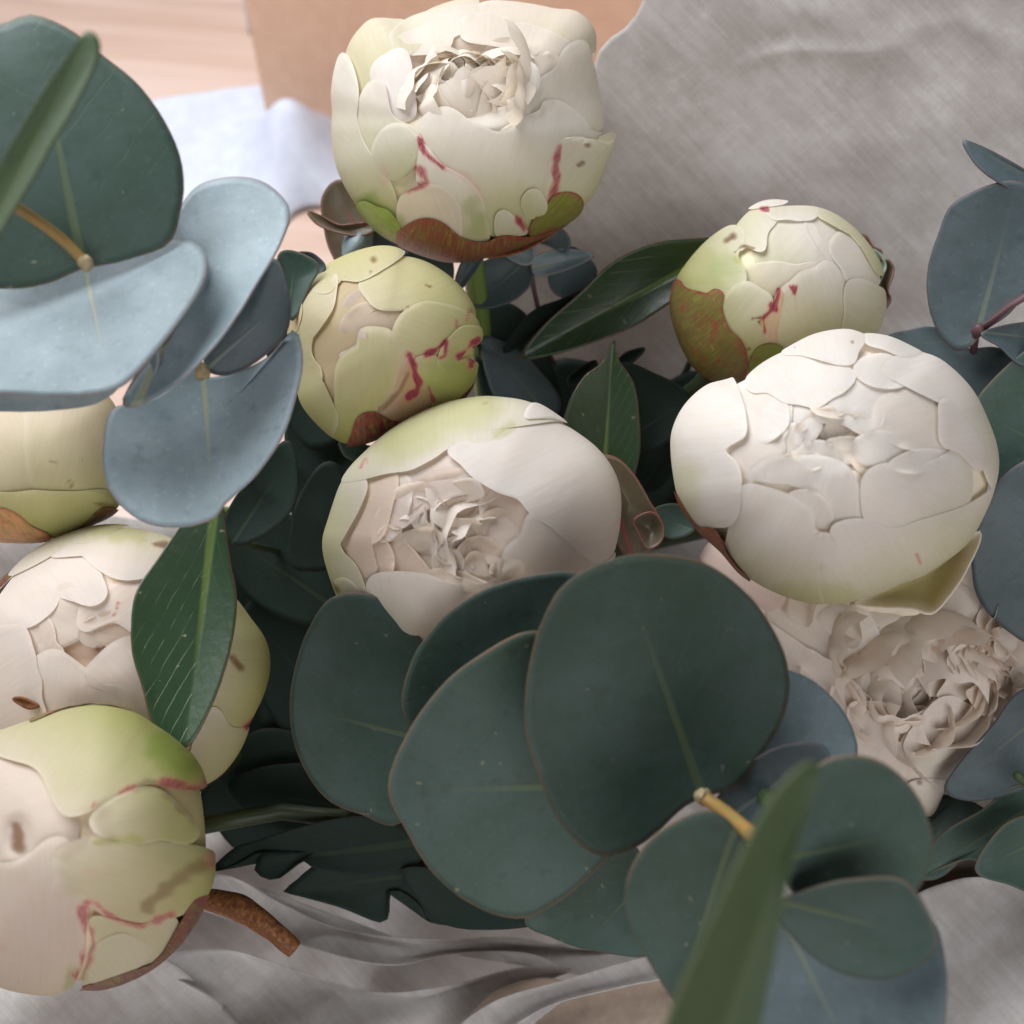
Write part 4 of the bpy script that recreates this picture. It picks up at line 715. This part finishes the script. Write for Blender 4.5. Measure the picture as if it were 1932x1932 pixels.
f.petal(2.8, .26, [(310, 960), (430, 890), (560, 870), (700, 890), (900, 900), (1220, 950), (1250, 1150), (1020, 1300), (820, 1345), (640, 1325), (500, 1235), (380, 1190), (320, 1080)], cw=0, M=110, N=24, lift=.8)
f.petal(3.5, .34, [(515, 760), (600, 680), (700, 625), (830, 575), (940, 615), (1060, 740), (1120, 850), (1060, 900), (900, 870), (790, 900), (680, 870), (560, 845)], cw=0, lift=.8)
f.petal(3.0, .0, [(500, 1600), (560, 1480), (680, 1420), (800, 1460), (860, 1500), (740, 1620), (560, 1700)], cw=0, lift=.4, N=12, col_=(.74, .70, .52))
f.sepal(3.0, (.13, .035, .03), [(470, 1690), (650, 1660), (850, 1560), (1000, 1380), (1100, 1200), (1230, 1250), (1000, 1620), (700, 1800), (480, 1800)], N=12, M=70)
f.sepal(3.2, (.20, .12, .05), [(170, 240), (300, 180), (380, 130), (480, 115), (620, 118), (780, 160), (700, 110), (480, 60), (250, 130)], c=(430, 110), N=8, M=60, rim=None)
f.stem(.003, STEM_DEEP, start=.2, dz=.9)
P9 = f

# ------------------------------------------------------------------ leaves and branches
def leaf(parent, outline, depth, base, tip, mat, tilt=(0, 0), cup=2.0, fold=0.0, wav=.8, M=72, N=14, jag=.6, thick=.0004, name='leaf', curve=0.0, label=None):
    """outline in picture units; tilt = mm of depth per 100 units in x and y; cup = mm the rim comes forward; curve = mm bend along the length"""
    sd = nseed(); P = spline(outline, M); c = P.mean(0)
    d = P - c; L = np.linalg.norm(d, axis=1)[:, None]
    P = P + d / L * (Wob(sd, .05)(P[:, 0], P[:, 1]) * jag * 1.6 + Wob(sd + 1, .2)(P[:, 0], P[:, 1]) * jag * .6)[:, None]
    t = np.linspace(0, 1, N + 1)[1:]
    X = np.vstack([c[None], (c + (P[None] - c) * t[:, None, None]).reshape(-1, 2)]); tr = np.concatenate([[0], np.repeat(t, M)])
    b = np.array(base, float); ax = np.array(tip, float) - b; ln = np.linalg.norm(ax); ax /= ln; nx = np.array([-ax[1], ax[0]])
    s = (X - b) @ ax / ln; q = (X - b) @ nx / ln
    D = depth * 1000 + tilt[0] * (X[:, 0] - c[0]) / 100 + tilt[1] * (X[:, 1] - c[1]) / 100
    D = D - cup * tr ** 2 + wav * Wob(sd + 2, .012)(X[:, 0], X[:, 1]) * (.3 + tr) - fold * np.abs(q) * 10 + curve * (s - .5) ** 2 * 4
    V = at(X[:, 0], X[:, 1], D * .001)
    rv = (sd % 97) / 97
    C = np.stack([tr, np.full(len(X), rv), np.zeros(len(X))], -1)
    o = build(name, V, rings(M, N), mat, parent, uv=np.stack([q, s], -1), colr=C, thick=thick, offset=0.0)
    if label: o['label'] = label
    return o
def branch(label, cat, name, px, py, d, group=None): return thing(name, label, cat, at(px, py, d), group)
def twig(parent, pts, rad, mat, name='stem', seg=26, wob=.0):
    return tube(name, [at(*p) for p in pts], rad, mat, parent, seg=seg, wob=wob)
def lump(parent, px, py, d, r, mat, name='node'):
    rs = np.random.RandomState(nseed()); n = 14
    th = np.linspace(0, math.pi, 10); ph = np.linspace(0, 2 * math.pi, n, endpoint=False)
    T, Ph = np.meshgrid(th, ph, indexing='ij'); w = Wob(nseed(), 2.2)
    R = r * (1 + .25 * w(T, np.cos(Ph) * 2)); c = at(px, py, d)
    V = c + np.stack([R * np.sin(T) * np.cos(Ph), R * np.sin(T) * np.sin(Ph), R * np.cos(T) * 1.1], -1).reshape(-1, 3)
    F = [[i * n + j, i * n + (j + 1) % n, (i + 1) * n + (j + 1) % n, (i + 1) * n + j] for i in range(9) for j in range(n)]
    return build(name, V, F, mat, parent)
EG = 'eucalyptus branches in the bouquet'
# left branch, grey-blue round leaves
b = branch('eucalyptus branch with big grey-blue round leaves beside the yellow-green bud', 'branch', 'eucalyptus_branch', 300, 800, .30, EG)
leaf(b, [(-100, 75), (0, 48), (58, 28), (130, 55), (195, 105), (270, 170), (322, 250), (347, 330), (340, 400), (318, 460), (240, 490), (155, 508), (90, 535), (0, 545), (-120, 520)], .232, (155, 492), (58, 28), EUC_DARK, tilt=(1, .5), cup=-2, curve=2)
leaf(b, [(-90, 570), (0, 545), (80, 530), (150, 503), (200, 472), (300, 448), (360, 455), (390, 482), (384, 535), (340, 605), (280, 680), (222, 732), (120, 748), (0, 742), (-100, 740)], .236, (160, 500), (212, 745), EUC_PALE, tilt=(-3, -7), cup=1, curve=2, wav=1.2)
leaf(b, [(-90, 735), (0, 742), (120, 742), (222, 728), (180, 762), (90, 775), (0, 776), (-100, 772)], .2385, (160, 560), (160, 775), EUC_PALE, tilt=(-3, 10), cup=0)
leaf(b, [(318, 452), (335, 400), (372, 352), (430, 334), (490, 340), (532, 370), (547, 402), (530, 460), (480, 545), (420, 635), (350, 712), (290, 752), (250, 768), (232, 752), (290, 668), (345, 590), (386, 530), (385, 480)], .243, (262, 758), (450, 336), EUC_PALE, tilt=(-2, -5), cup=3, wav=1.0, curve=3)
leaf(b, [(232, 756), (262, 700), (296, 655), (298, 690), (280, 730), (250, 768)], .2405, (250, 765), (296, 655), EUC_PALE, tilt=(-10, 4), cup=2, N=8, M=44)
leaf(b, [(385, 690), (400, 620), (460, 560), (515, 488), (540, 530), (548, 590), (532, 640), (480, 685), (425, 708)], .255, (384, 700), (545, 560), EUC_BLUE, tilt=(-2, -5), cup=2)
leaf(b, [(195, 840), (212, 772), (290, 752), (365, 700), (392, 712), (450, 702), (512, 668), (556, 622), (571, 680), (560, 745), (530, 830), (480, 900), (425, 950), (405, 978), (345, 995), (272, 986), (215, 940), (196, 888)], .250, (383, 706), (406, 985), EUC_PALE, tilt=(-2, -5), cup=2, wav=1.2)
lump(b, 381, 700, .2475, .0019, NODE); lump(b, 160, 495, .2325, .0017, NODE)
twig(b, [(16, 382, .205), (60, 410, .220), (115, 450, .229), (160, 494, .2325)], [.0011, .0011, .0012], STEM_OR, 'leaf_stalk')
twig(b, [(165, 505, .246), (260, 590, .256), (381, 706, .258), (450, 800, .30), (700, 980, .46), (980, 1075, .56)], [.0013, .0016, .0022, .003], STEM_EUC)
leaf(b, [(-60, 440), (0, 310), (60, 205), (120, 115), (160, 62), (182, 66), (188, 100), (155, 175), (95, 280), (40, 375), (-30, 480)], .178, (-20, 440), (172, 62), EDGE_LEAF, tilt=(0, 0), cup=1, name='narrow_leaf')
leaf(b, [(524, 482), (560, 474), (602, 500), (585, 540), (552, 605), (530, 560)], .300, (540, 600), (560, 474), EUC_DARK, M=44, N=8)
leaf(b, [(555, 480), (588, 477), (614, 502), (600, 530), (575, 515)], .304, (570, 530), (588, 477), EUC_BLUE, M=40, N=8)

# small seeded branch behind the top peony
b = branch('thin maroon twig with small grey leaves and buds beneath the half open peony', 'branch', 'eucalyptus_twig', 1000, 560, .372, EG)
leaf(b, [(606, 405), (610, 365), (638, 338), (680, 358), (705, 420), (695, 465), (650, 505), (622, 472)], .352, (690, 470), (630, 340), MAROON_LEAF, cup=3, N=10, M=50)
leaf(b, [(578, 398), (604, 406), (640, 424), (697, 420), (712, 434), (680, 446), (640, 440), (598, 424)], .345, (712, 430), (578, 398), MAROON_LEAF, cup=2, N=8, M=50)
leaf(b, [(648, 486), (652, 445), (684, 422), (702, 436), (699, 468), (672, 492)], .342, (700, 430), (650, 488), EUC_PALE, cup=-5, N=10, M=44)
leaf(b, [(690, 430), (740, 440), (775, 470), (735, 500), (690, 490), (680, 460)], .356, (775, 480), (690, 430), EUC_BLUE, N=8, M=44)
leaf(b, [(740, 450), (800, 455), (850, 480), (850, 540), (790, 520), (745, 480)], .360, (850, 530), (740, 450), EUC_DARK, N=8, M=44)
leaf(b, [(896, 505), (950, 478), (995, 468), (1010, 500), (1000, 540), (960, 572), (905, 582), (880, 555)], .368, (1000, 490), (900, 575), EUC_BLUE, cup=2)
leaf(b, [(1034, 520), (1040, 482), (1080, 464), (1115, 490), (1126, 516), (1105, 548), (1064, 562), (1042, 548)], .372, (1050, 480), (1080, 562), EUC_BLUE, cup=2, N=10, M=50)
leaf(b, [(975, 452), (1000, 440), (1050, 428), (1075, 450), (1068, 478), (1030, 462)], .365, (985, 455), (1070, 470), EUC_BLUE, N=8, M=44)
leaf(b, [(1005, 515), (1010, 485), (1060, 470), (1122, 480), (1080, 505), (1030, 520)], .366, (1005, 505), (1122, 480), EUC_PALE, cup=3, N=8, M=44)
leaf(b, [(940, 470), (975, 445), (1000, 455), (1010, 490), (985, 500)], .366, (1000, 495), (940, 465), EUC_PALE, cup=3, N=8, M=40)
leaf(b, [(912, 480), (960, 466), (1030, 440), (1056, 418), (1058, 430), (1030, 452), (975, 478), (925, 487)], .348, (920, 484), (1056, 418), DRY, N=6, M=50, name='dry_sepal')
twig(b, [(996, 440, .366), (1000, 500, .366), (1010, 560, .372), (1030, 650, .386), (1045, 760, .43), (985, 1075, .56)], [.0008, .001, .0011, .0012], STEM_MAR)

# right edge branch
b = branch('bluish eucalyptus branch with maroon stem in front of the pale paper', 'branch', 'eucalyptus_branch', 1800, 700, .345, EG)
leaf(b, [(1750, 565), (1752, 500), (1770, 440), (1800, 382), (1880, 345), (1940, 350), (2000, 420), (1965, 500), (1912, 585), (1862, 622), (1830, 655), (1800, 660), (1766, 622)], .318, (1845, 622), (1920, 345), EUC_BLUE, tilt=(-6, 2), cup=2)
leaf(b, [(1816, 266), (1850, 274), (1900, 300), (1950, 328), (2010, 360), (1950, 372), (1890, 348), (1842, 312)], .312, (2000, 362), (1816, 265), EUC_BLUE, cup=1, N=8)
leaf(b, [(1852, 628), (1932, 608), (2020, 610), (1980, 680), (1930, 690), (1885, 655)], .317, (1850, 626), (2020, 645), EUC_BLUE, cup=2)
leaf(b, [(1676, 640), (1716, 622), (1770, 618), (1820, 655), (1880, 655), (1930, 680), (1900, 740), (1840, 760), (1760, 700)], .330, (1870, 640), (1680, 650), EUC_BLUE, cup=1)
lump(b, 1845, 622, .316, .0018, STEM_MAR)
twig(b, [(1990, 525, .305), (1900, 580, .312), (1845, 622, .317), (1800, 700, .345), (1500, 900, .47), (985, 1075, .56)], [.0011, .0012, .0013, .002], STEM_MAR)
# large leaves right of the white peony
b = branch('eucalyptus branch of large dark green leaves at the right side of the large white peony', 'branch', 'eucalyptus_branch', 1900, 1300, .33, EG)
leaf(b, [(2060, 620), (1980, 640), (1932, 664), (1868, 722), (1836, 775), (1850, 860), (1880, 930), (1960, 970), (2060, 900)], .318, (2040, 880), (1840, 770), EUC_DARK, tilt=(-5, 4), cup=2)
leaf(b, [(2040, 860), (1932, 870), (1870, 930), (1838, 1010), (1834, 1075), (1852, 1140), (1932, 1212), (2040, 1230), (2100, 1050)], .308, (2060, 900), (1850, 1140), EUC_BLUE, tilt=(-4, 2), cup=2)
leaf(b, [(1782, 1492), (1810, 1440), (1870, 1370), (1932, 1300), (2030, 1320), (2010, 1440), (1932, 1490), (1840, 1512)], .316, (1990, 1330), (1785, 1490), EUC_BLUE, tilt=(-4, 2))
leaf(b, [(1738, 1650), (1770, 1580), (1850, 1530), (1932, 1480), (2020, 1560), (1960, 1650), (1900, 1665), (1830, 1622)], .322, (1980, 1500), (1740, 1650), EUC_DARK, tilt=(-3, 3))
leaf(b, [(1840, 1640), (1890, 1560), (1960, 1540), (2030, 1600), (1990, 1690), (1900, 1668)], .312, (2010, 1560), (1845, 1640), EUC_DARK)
twig(b, [(2060, 880, .316), (2010, 1300, .320), (1960, 1480, .330), (1600, 1300, .46), (990, 1080, .56)], [.0014, .0016, .002, .003], STEM_EUC)
twig(b, [(1918, 1462, .306), (1940, 1480, .309), (1965, 1500, .318)], [.0012, .0012], STEM_EUC, 'leaf_stalk')

# foreground branch lower right
b = branch('nearest eucalyptus branch, big dark round leaves overlapping the middle peony', 'branch', 'eucalyptus_branch', 1100, 1600, .30, EG)
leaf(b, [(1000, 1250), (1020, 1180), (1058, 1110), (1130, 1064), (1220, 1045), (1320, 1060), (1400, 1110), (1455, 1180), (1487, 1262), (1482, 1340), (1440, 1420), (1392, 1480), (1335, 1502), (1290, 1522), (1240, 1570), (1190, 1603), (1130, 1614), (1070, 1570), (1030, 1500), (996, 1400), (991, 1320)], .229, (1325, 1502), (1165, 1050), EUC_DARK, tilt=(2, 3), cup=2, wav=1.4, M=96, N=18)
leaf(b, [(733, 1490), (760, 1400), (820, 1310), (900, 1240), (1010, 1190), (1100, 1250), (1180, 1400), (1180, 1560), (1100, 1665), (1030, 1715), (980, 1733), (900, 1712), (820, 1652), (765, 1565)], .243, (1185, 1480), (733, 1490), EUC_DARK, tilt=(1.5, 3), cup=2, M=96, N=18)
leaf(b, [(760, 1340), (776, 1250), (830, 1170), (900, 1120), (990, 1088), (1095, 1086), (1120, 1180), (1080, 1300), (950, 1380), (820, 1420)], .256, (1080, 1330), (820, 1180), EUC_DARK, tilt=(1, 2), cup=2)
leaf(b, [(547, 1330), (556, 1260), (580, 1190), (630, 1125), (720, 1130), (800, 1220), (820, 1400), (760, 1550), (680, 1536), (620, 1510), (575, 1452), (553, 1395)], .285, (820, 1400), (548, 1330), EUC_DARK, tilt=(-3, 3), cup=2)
leaf(b, [(1440, 1260), (1480, 1262), (1535, 1285), (1590, 1340), (1618, 1415), (1590, 1480), (1480, 1520), (1400, 1500), (1380, 1400)], .246, (1390, 1490), (1600, 1330), EUC_BLUE, tilt=(2, -2), cup=2)
leaf(b, [(1345, 1530), (1385, 1465), (1440, 1422), (1500, 1402), (1560, 1410), (1560, 1480), (1480, 1560), (1400, 1590)], .236, (1350, 1560), (1560, 1405), EUC_BLUE, tilt=(0, 0), cup=2)
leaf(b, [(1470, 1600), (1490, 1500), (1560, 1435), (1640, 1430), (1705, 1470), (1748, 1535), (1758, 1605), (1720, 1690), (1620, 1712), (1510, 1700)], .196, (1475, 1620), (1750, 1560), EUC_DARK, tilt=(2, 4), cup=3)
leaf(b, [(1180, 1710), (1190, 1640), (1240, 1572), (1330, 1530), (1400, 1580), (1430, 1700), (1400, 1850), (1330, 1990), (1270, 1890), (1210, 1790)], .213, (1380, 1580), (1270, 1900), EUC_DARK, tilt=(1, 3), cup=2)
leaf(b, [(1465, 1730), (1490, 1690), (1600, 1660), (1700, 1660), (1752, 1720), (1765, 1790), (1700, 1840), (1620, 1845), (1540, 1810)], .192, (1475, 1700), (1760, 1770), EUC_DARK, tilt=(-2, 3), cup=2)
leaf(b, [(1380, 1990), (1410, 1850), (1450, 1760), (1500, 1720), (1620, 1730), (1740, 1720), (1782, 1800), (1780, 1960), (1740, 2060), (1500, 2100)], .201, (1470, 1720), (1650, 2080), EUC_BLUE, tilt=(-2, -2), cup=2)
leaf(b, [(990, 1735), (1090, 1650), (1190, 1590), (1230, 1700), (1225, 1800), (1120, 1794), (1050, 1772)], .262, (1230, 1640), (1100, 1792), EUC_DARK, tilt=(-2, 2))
leaf(b, [(1228, 975), (1245, 955), (1290, 955), (1310, 1000), (1260, 1015)], .330, (1310, 1000), (1230, 970), EUC_DARK, N=8, M=40)
twig(b, [(1330, 2100, .168), (1370, 1932, .172), (1420, 1760, .178), (1450, 1640, .184), (1470, 1560, .196), (1430, 1480, .25), (1300, 1300, .36), (990, 1085, .56)], [.0022, .0022, .0021, .0020, .0019, .0018, .0025, .003], STEM_EUC, seg=44)
twig(b, [(1448, 1600, .187), (1410, 1568, .205), (1365, 1530, .222), (1326, 1503, .228)], [.0016, .0015, .0014], STEM_OR, 'leaf_stalk')
lump(b, 1326, 1503, .228, .0019, NODE)
leaf(b, [(1180, 2130), (1232, 1990), (1285, 1860), (1333, 1750), (1384, 1640), (1434, 1540), (1480, 1475), (1520, 1440), (1545, 1440), (1540, 1480), (1515, 1560), (1490, 1650), (1464, 1790), (1434, 1932), (1400, 2120)], .134, (1300, 2130), (1550, 1412), EDGE_LEAF, tilt=(4, 2), cup=1.5, fold=1.5, name='narrow_leaf', M=96, N=16)

# peony foliage sprigs
LG = 'peony leaf sprigs in the bouquet'
b = branch('glossy dark lance-shaped leaf lying across the shaded blush peony', 'leaf', 'peony_leaf_sprig', 420, 960, .30, LG)
leaf(b, [(415, 930), (425, 990), (435, 1060), (447, 1130), (440, 1205), (415, 1290), (380, 1372), (350, 1413), (320, 1402), (286, 1362), (268, 1300), (250, 1240), (247, 1180), (257, 1115), (300, 1050), (345, 985), (385, 940)], .272, (408, 930), (350, 1413), PEO_LEAF, tilt=(1, -3), cup=1, fold=1.0, M=96, N=18)
twig(b, [(408, 935, .272), (440, 900, .29), (600, 960, .40), (975, 1075, .56)], [.0011, .0013, .002], STEM_DEEP)
b = branch('long dark green leaf pointing left from the cream bud on the paper', 'leaf', 'peony_leaf_sprig', 1330, 480, .36, LG)
leaf(b, [(980, 676), (1020, 620), (1090, 556), (1160, 492), (1230, 460), (1300, 450), (1360, 455), (1330, 520), (1275, 565), (1185, 620), (1090, 656), (1025, 674)], .362, (1360, 470), (978, 677), PEO_LEAF, tilt=(0, 2), cup=2, fold=1.5, M=96)
leaf(b, [(950, 655), (1000, 590), (1070, 560), (1125, 540), (1090, 585), (1010, 632), (960, 665)], .372, (1125, 540), (950, 660), PEO_DARK)
twig(b, [(1350, 468, .362), (1340, 600, .385), (1200, 850, .45), (990, 1070, .56)], [.0011, .0014, .0018], STEM_DEEP)
b = branch('upright dark pointed leaf with red tip between the two opening peonies', 'leaf', 'peony_leaf_sprig', 1140, 900, .36, LG)
leaf(b, [(1058, 830), (1070, 770), (1100, 712), (1138, 680), (1158, 636), (1166, 675), (1195, 722), (1206, 790), (1206, 860), (1180, 930), (1120, 930), (1075, 890)], .343, (1135, 940), (1158, 640), PEO_LEAF, tilt=(0, 2), cup=1, fold=1.0)
leaf(b, [(1165, 690), (1240, 705), (1300, 745), (1290, 800), (1230, 850), (1180, 820)], .352, (1180, 830), (1300, 750), PEO_DARK)
leaf(b, [(1160, 690), (1180, 665), (1216, 655), (1212, 668), (1185, 690)], .356, (1160, 692), (1216, 657), PEO_DARK, N=6, M=30)
leaf(b, [(1070, 715), (1100, 690), (1125, 680), (1120, 705), (1080, 730)], .356, (1120, 690), (1070, 720), PEO_DARK, N=6, M=30)
leaf(b, [(1195, 880), (1215, 850), (1250, 838), (1280, 850), (1260, 905), (1220, 930)], .362, (1210, 920), (1270, 840), PEO_DARK, N=8, M=40)
twig(b, [(1135, 935, .343), (1100, 980, .39), (995, 1070, .56)], [.001, .0014, .0018], STEM_DEEP)
# brown sepal curling beside the middle peony
leaf(P4.o, [(1128, 862), (1160, 862), (1195, 893), (1225, 945), (1250, 985), (1252, 1015), (1228, 1038), (1180, 1048), (1160, 1000), (1165, 935), (1150, 893)], .306, (1190, 1045), (1135, 862), MAROON_LEAF, cup=3, wav=1.5, name='sepal', N=12)
leaf(P4.o, [(1195, 980), (1230, 965), (1252, 990), (1248, 1022), (1222, 1036), (1205, 1010)], .3035, (1200, 1020), (1250, 985), MAROON_LEAF, cup=4, wav=2, name='sepal', N=8, M=40)
leaf(P3.o, [(1618, 442), (1634, 444), (1648, 466), (1664, 474), (1662, 490), (1678, 492), (1688, 506), (1686, 526), (1676, 548), (1682, 568), (1668, 586), (1656, 570), (1650, 520), (1630, 470)], .338, (1655, 575), (1625, 445), MAROON_LEAF, cup=3, wav=2.5, name='sepal', N=10, jag=2)
leaf(P3.o, [(1640, 470), (1660, 478), (1670, 500), (1660, 530), (1652, 505)], .3345, (1655, 530), (1650, 475), BUDGREEN, cup=3, wav=2, name='sepal', N=6, M=36, jag=2)
# rolled edge of the loose outer petal of the large white peony
def roll(parent, pts, rad, colr, name):
    o = tube(name, [at(*p) for p in pts], rad, PETAL, parent, seg=34, wob=.18)
    a = o.data.color_attributes.new('pig', 'FLOAT_COLOR', 'POINT'); n = len(o.data.vertices)
    c = np.zeros((n, 4), np.float32); c[:, :3] = colr; a.data.foreach_set('color', c.ravel())
roll(P5.o, [(1606, 1140, .2935), (1625, 1143, .2915), (1680, 1148, .2905), (1725, 1152, .290), (1740, 1144, .2905)], [.0006, .0013, .0014, .0016, .0008], (.84, .78, .66), 'petal_rim')
def free_petal(parent, outline, depth, base, tip, c0, c1, **kw):
    o = leaf(parent, outline, depth, base, tip, PETAL, name='petal', thick=.0005, **kw)
    me = o.data; n = len(me.vertices); a = me.color_attributes['pig']; b_ = np.empty(n * 4, np.float32); a.data.foreach_get('color', b_); b_ = b_.reshape(-1, 4)
    f = smooth(.55, 1, b_[:, 0])[:, None]; b_[:, :3] = np.array(c0) * (1 - f) + np.array(c1) * f; b_[:, 3] = 0; a.data.foreach_set('color', b_.ravel())
free_petal(P5.o, [(1612, 1140), (1640, 1108), (1690, 1100), (1750, 1075), (1810, 1035), (1846, 1000), (1848, 1025), (1815, 1090), (1780, 1140), (1755, 1158), (1720, 1150), (1660, 1148)], .296, (1640, 1100), (1800, 1130), (.62, .56, .30), (.86, .80, .70), cup=7, wav=1.2, tilt=(0, -8))
# deep filler foliage in the bouquet's middle; its dark leaves carry painted gap shade
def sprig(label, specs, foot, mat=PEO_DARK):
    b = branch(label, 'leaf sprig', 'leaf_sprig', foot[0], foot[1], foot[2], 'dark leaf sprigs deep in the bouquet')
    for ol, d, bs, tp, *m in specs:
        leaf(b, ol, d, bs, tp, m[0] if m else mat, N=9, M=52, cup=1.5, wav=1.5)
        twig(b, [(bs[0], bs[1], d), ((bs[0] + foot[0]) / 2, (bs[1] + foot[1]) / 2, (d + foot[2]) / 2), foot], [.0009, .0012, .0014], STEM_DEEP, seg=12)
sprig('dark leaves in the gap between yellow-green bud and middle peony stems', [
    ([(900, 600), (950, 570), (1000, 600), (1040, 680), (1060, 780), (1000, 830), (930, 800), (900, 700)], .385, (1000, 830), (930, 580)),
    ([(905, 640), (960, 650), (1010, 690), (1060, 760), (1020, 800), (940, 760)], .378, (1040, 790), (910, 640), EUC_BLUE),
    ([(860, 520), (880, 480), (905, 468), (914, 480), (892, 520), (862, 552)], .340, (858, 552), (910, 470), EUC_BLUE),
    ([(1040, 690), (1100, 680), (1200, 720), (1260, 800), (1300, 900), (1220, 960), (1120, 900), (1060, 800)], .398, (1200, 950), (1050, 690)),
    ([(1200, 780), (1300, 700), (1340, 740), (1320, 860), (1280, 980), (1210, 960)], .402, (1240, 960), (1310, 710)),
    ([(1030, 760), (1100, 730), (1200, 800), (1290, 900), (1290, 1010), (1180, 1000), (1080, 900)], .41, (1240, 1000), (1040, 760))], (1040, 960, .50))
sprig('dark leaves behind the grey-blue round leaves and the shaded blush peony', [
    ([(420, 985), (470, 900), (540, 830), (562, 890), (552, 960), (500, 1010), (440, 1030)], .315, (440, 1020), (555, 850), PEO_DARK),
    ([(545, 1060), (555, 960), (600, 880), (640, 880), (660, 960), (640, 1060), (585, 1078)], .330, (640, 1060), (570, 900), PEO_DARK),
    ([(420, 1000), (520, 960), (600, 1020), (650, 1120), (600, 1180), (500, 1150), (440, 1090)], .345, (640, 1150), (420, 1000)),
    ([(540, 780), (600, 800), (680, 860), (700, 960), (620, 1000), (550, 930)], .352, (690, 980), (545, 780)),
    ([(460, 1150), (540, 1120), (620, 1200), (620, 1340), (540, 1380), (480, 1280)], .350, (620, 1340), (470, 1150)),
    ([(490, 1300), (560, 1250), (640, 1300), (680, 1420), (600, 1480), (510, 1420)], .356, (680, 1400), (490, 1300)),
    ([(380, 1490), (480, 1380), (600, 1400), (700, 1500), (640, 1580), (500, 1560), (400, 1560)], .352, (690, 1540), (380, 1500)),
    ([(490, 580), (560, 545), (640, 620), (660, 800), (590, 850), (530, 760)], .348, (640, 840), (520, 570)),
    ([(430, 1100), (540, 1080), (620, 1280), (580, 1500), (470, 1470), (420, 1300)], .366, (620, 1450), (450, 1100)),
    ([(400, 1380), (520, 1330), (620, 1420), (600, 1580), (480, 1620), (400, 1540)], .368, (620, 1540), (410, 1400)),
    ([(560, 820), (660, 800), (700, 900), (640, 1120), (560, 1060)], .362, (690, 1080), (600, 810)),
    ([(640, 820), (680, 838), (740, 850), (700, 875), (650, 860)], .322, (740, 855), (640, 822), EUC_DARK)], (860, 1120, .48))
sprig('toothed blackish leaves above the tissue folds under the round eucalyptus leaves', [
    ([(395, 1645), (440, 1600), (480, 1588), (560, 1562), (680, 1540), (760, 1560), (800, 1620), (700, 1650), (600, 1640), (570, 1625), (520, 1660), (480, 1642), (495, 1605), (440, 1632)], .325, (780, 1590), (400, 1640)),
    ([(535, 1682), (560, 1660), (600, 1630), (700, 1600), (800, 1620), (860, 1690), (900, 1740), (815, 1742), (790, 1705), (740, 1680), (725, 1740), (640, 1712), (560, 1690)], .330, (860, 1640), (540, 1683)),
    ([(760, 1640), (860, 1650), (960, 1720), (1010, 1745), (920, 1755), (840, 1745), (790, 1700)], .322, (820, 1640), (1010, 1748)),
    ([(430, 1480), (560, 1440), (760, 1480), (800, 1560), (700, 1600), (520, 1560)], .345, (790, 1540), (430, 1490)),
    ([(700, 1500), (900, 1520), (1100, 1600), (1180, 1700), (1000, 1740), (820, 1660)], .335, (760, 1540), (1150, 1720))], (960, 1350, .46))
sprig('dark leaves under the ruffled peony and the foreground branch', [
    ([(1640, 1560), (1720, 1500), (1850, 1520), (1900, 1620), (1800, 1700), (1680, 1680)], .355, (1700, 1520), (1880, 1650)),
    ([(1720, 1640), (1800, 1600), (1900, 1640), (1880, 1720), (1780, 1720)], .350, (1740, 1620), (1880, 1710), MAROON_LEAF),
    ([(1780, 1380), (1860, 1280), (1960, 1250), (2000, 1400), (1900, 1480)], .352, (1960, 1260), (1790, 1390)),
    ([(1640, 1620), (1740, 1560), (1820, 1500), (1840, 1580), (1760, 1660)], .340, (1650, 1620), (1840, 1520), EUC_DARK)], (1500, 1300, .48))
o = tube('dry_stem_end', [at(330, 1672, .315), at(385, 1694, .308), at(450, 1712, .303), at(510, 1752, .300), at(556, 1792, .300)], [.0021, .0022, .0030, .0036, .0030, .0022], DRY, None, wob=.14, seg=36)
tag(o, 'broken brown stem end poking out beside the fat green and white bud', 'twig')
twg = branch('thin pale stem crossing the dark leaves right of the fat bud', 'stem', 'bare_stem', 400, 1560, .34)
twig(twg, [(380, 1558, .322), (450, 1545, .325), (560, 1525, .332), (700, 1490, .345), (985, 1090, .56)], [.0026, .0024, .002, .002], STEM_DEEP)
V0 = [(22, 1318), (40, 1315), (58, 1322), (74, 1333), (56, 1338), (38, 1330)]
o = leaf(None, V0, .2805, (22, 1318), (74, 1333), DRY, N=5, M=28, cup=.5, thick=.0006, name='dry_scrap')
tag(o, 'small dark brown scrap lying on the shaded blush peony', 'dry scrap')
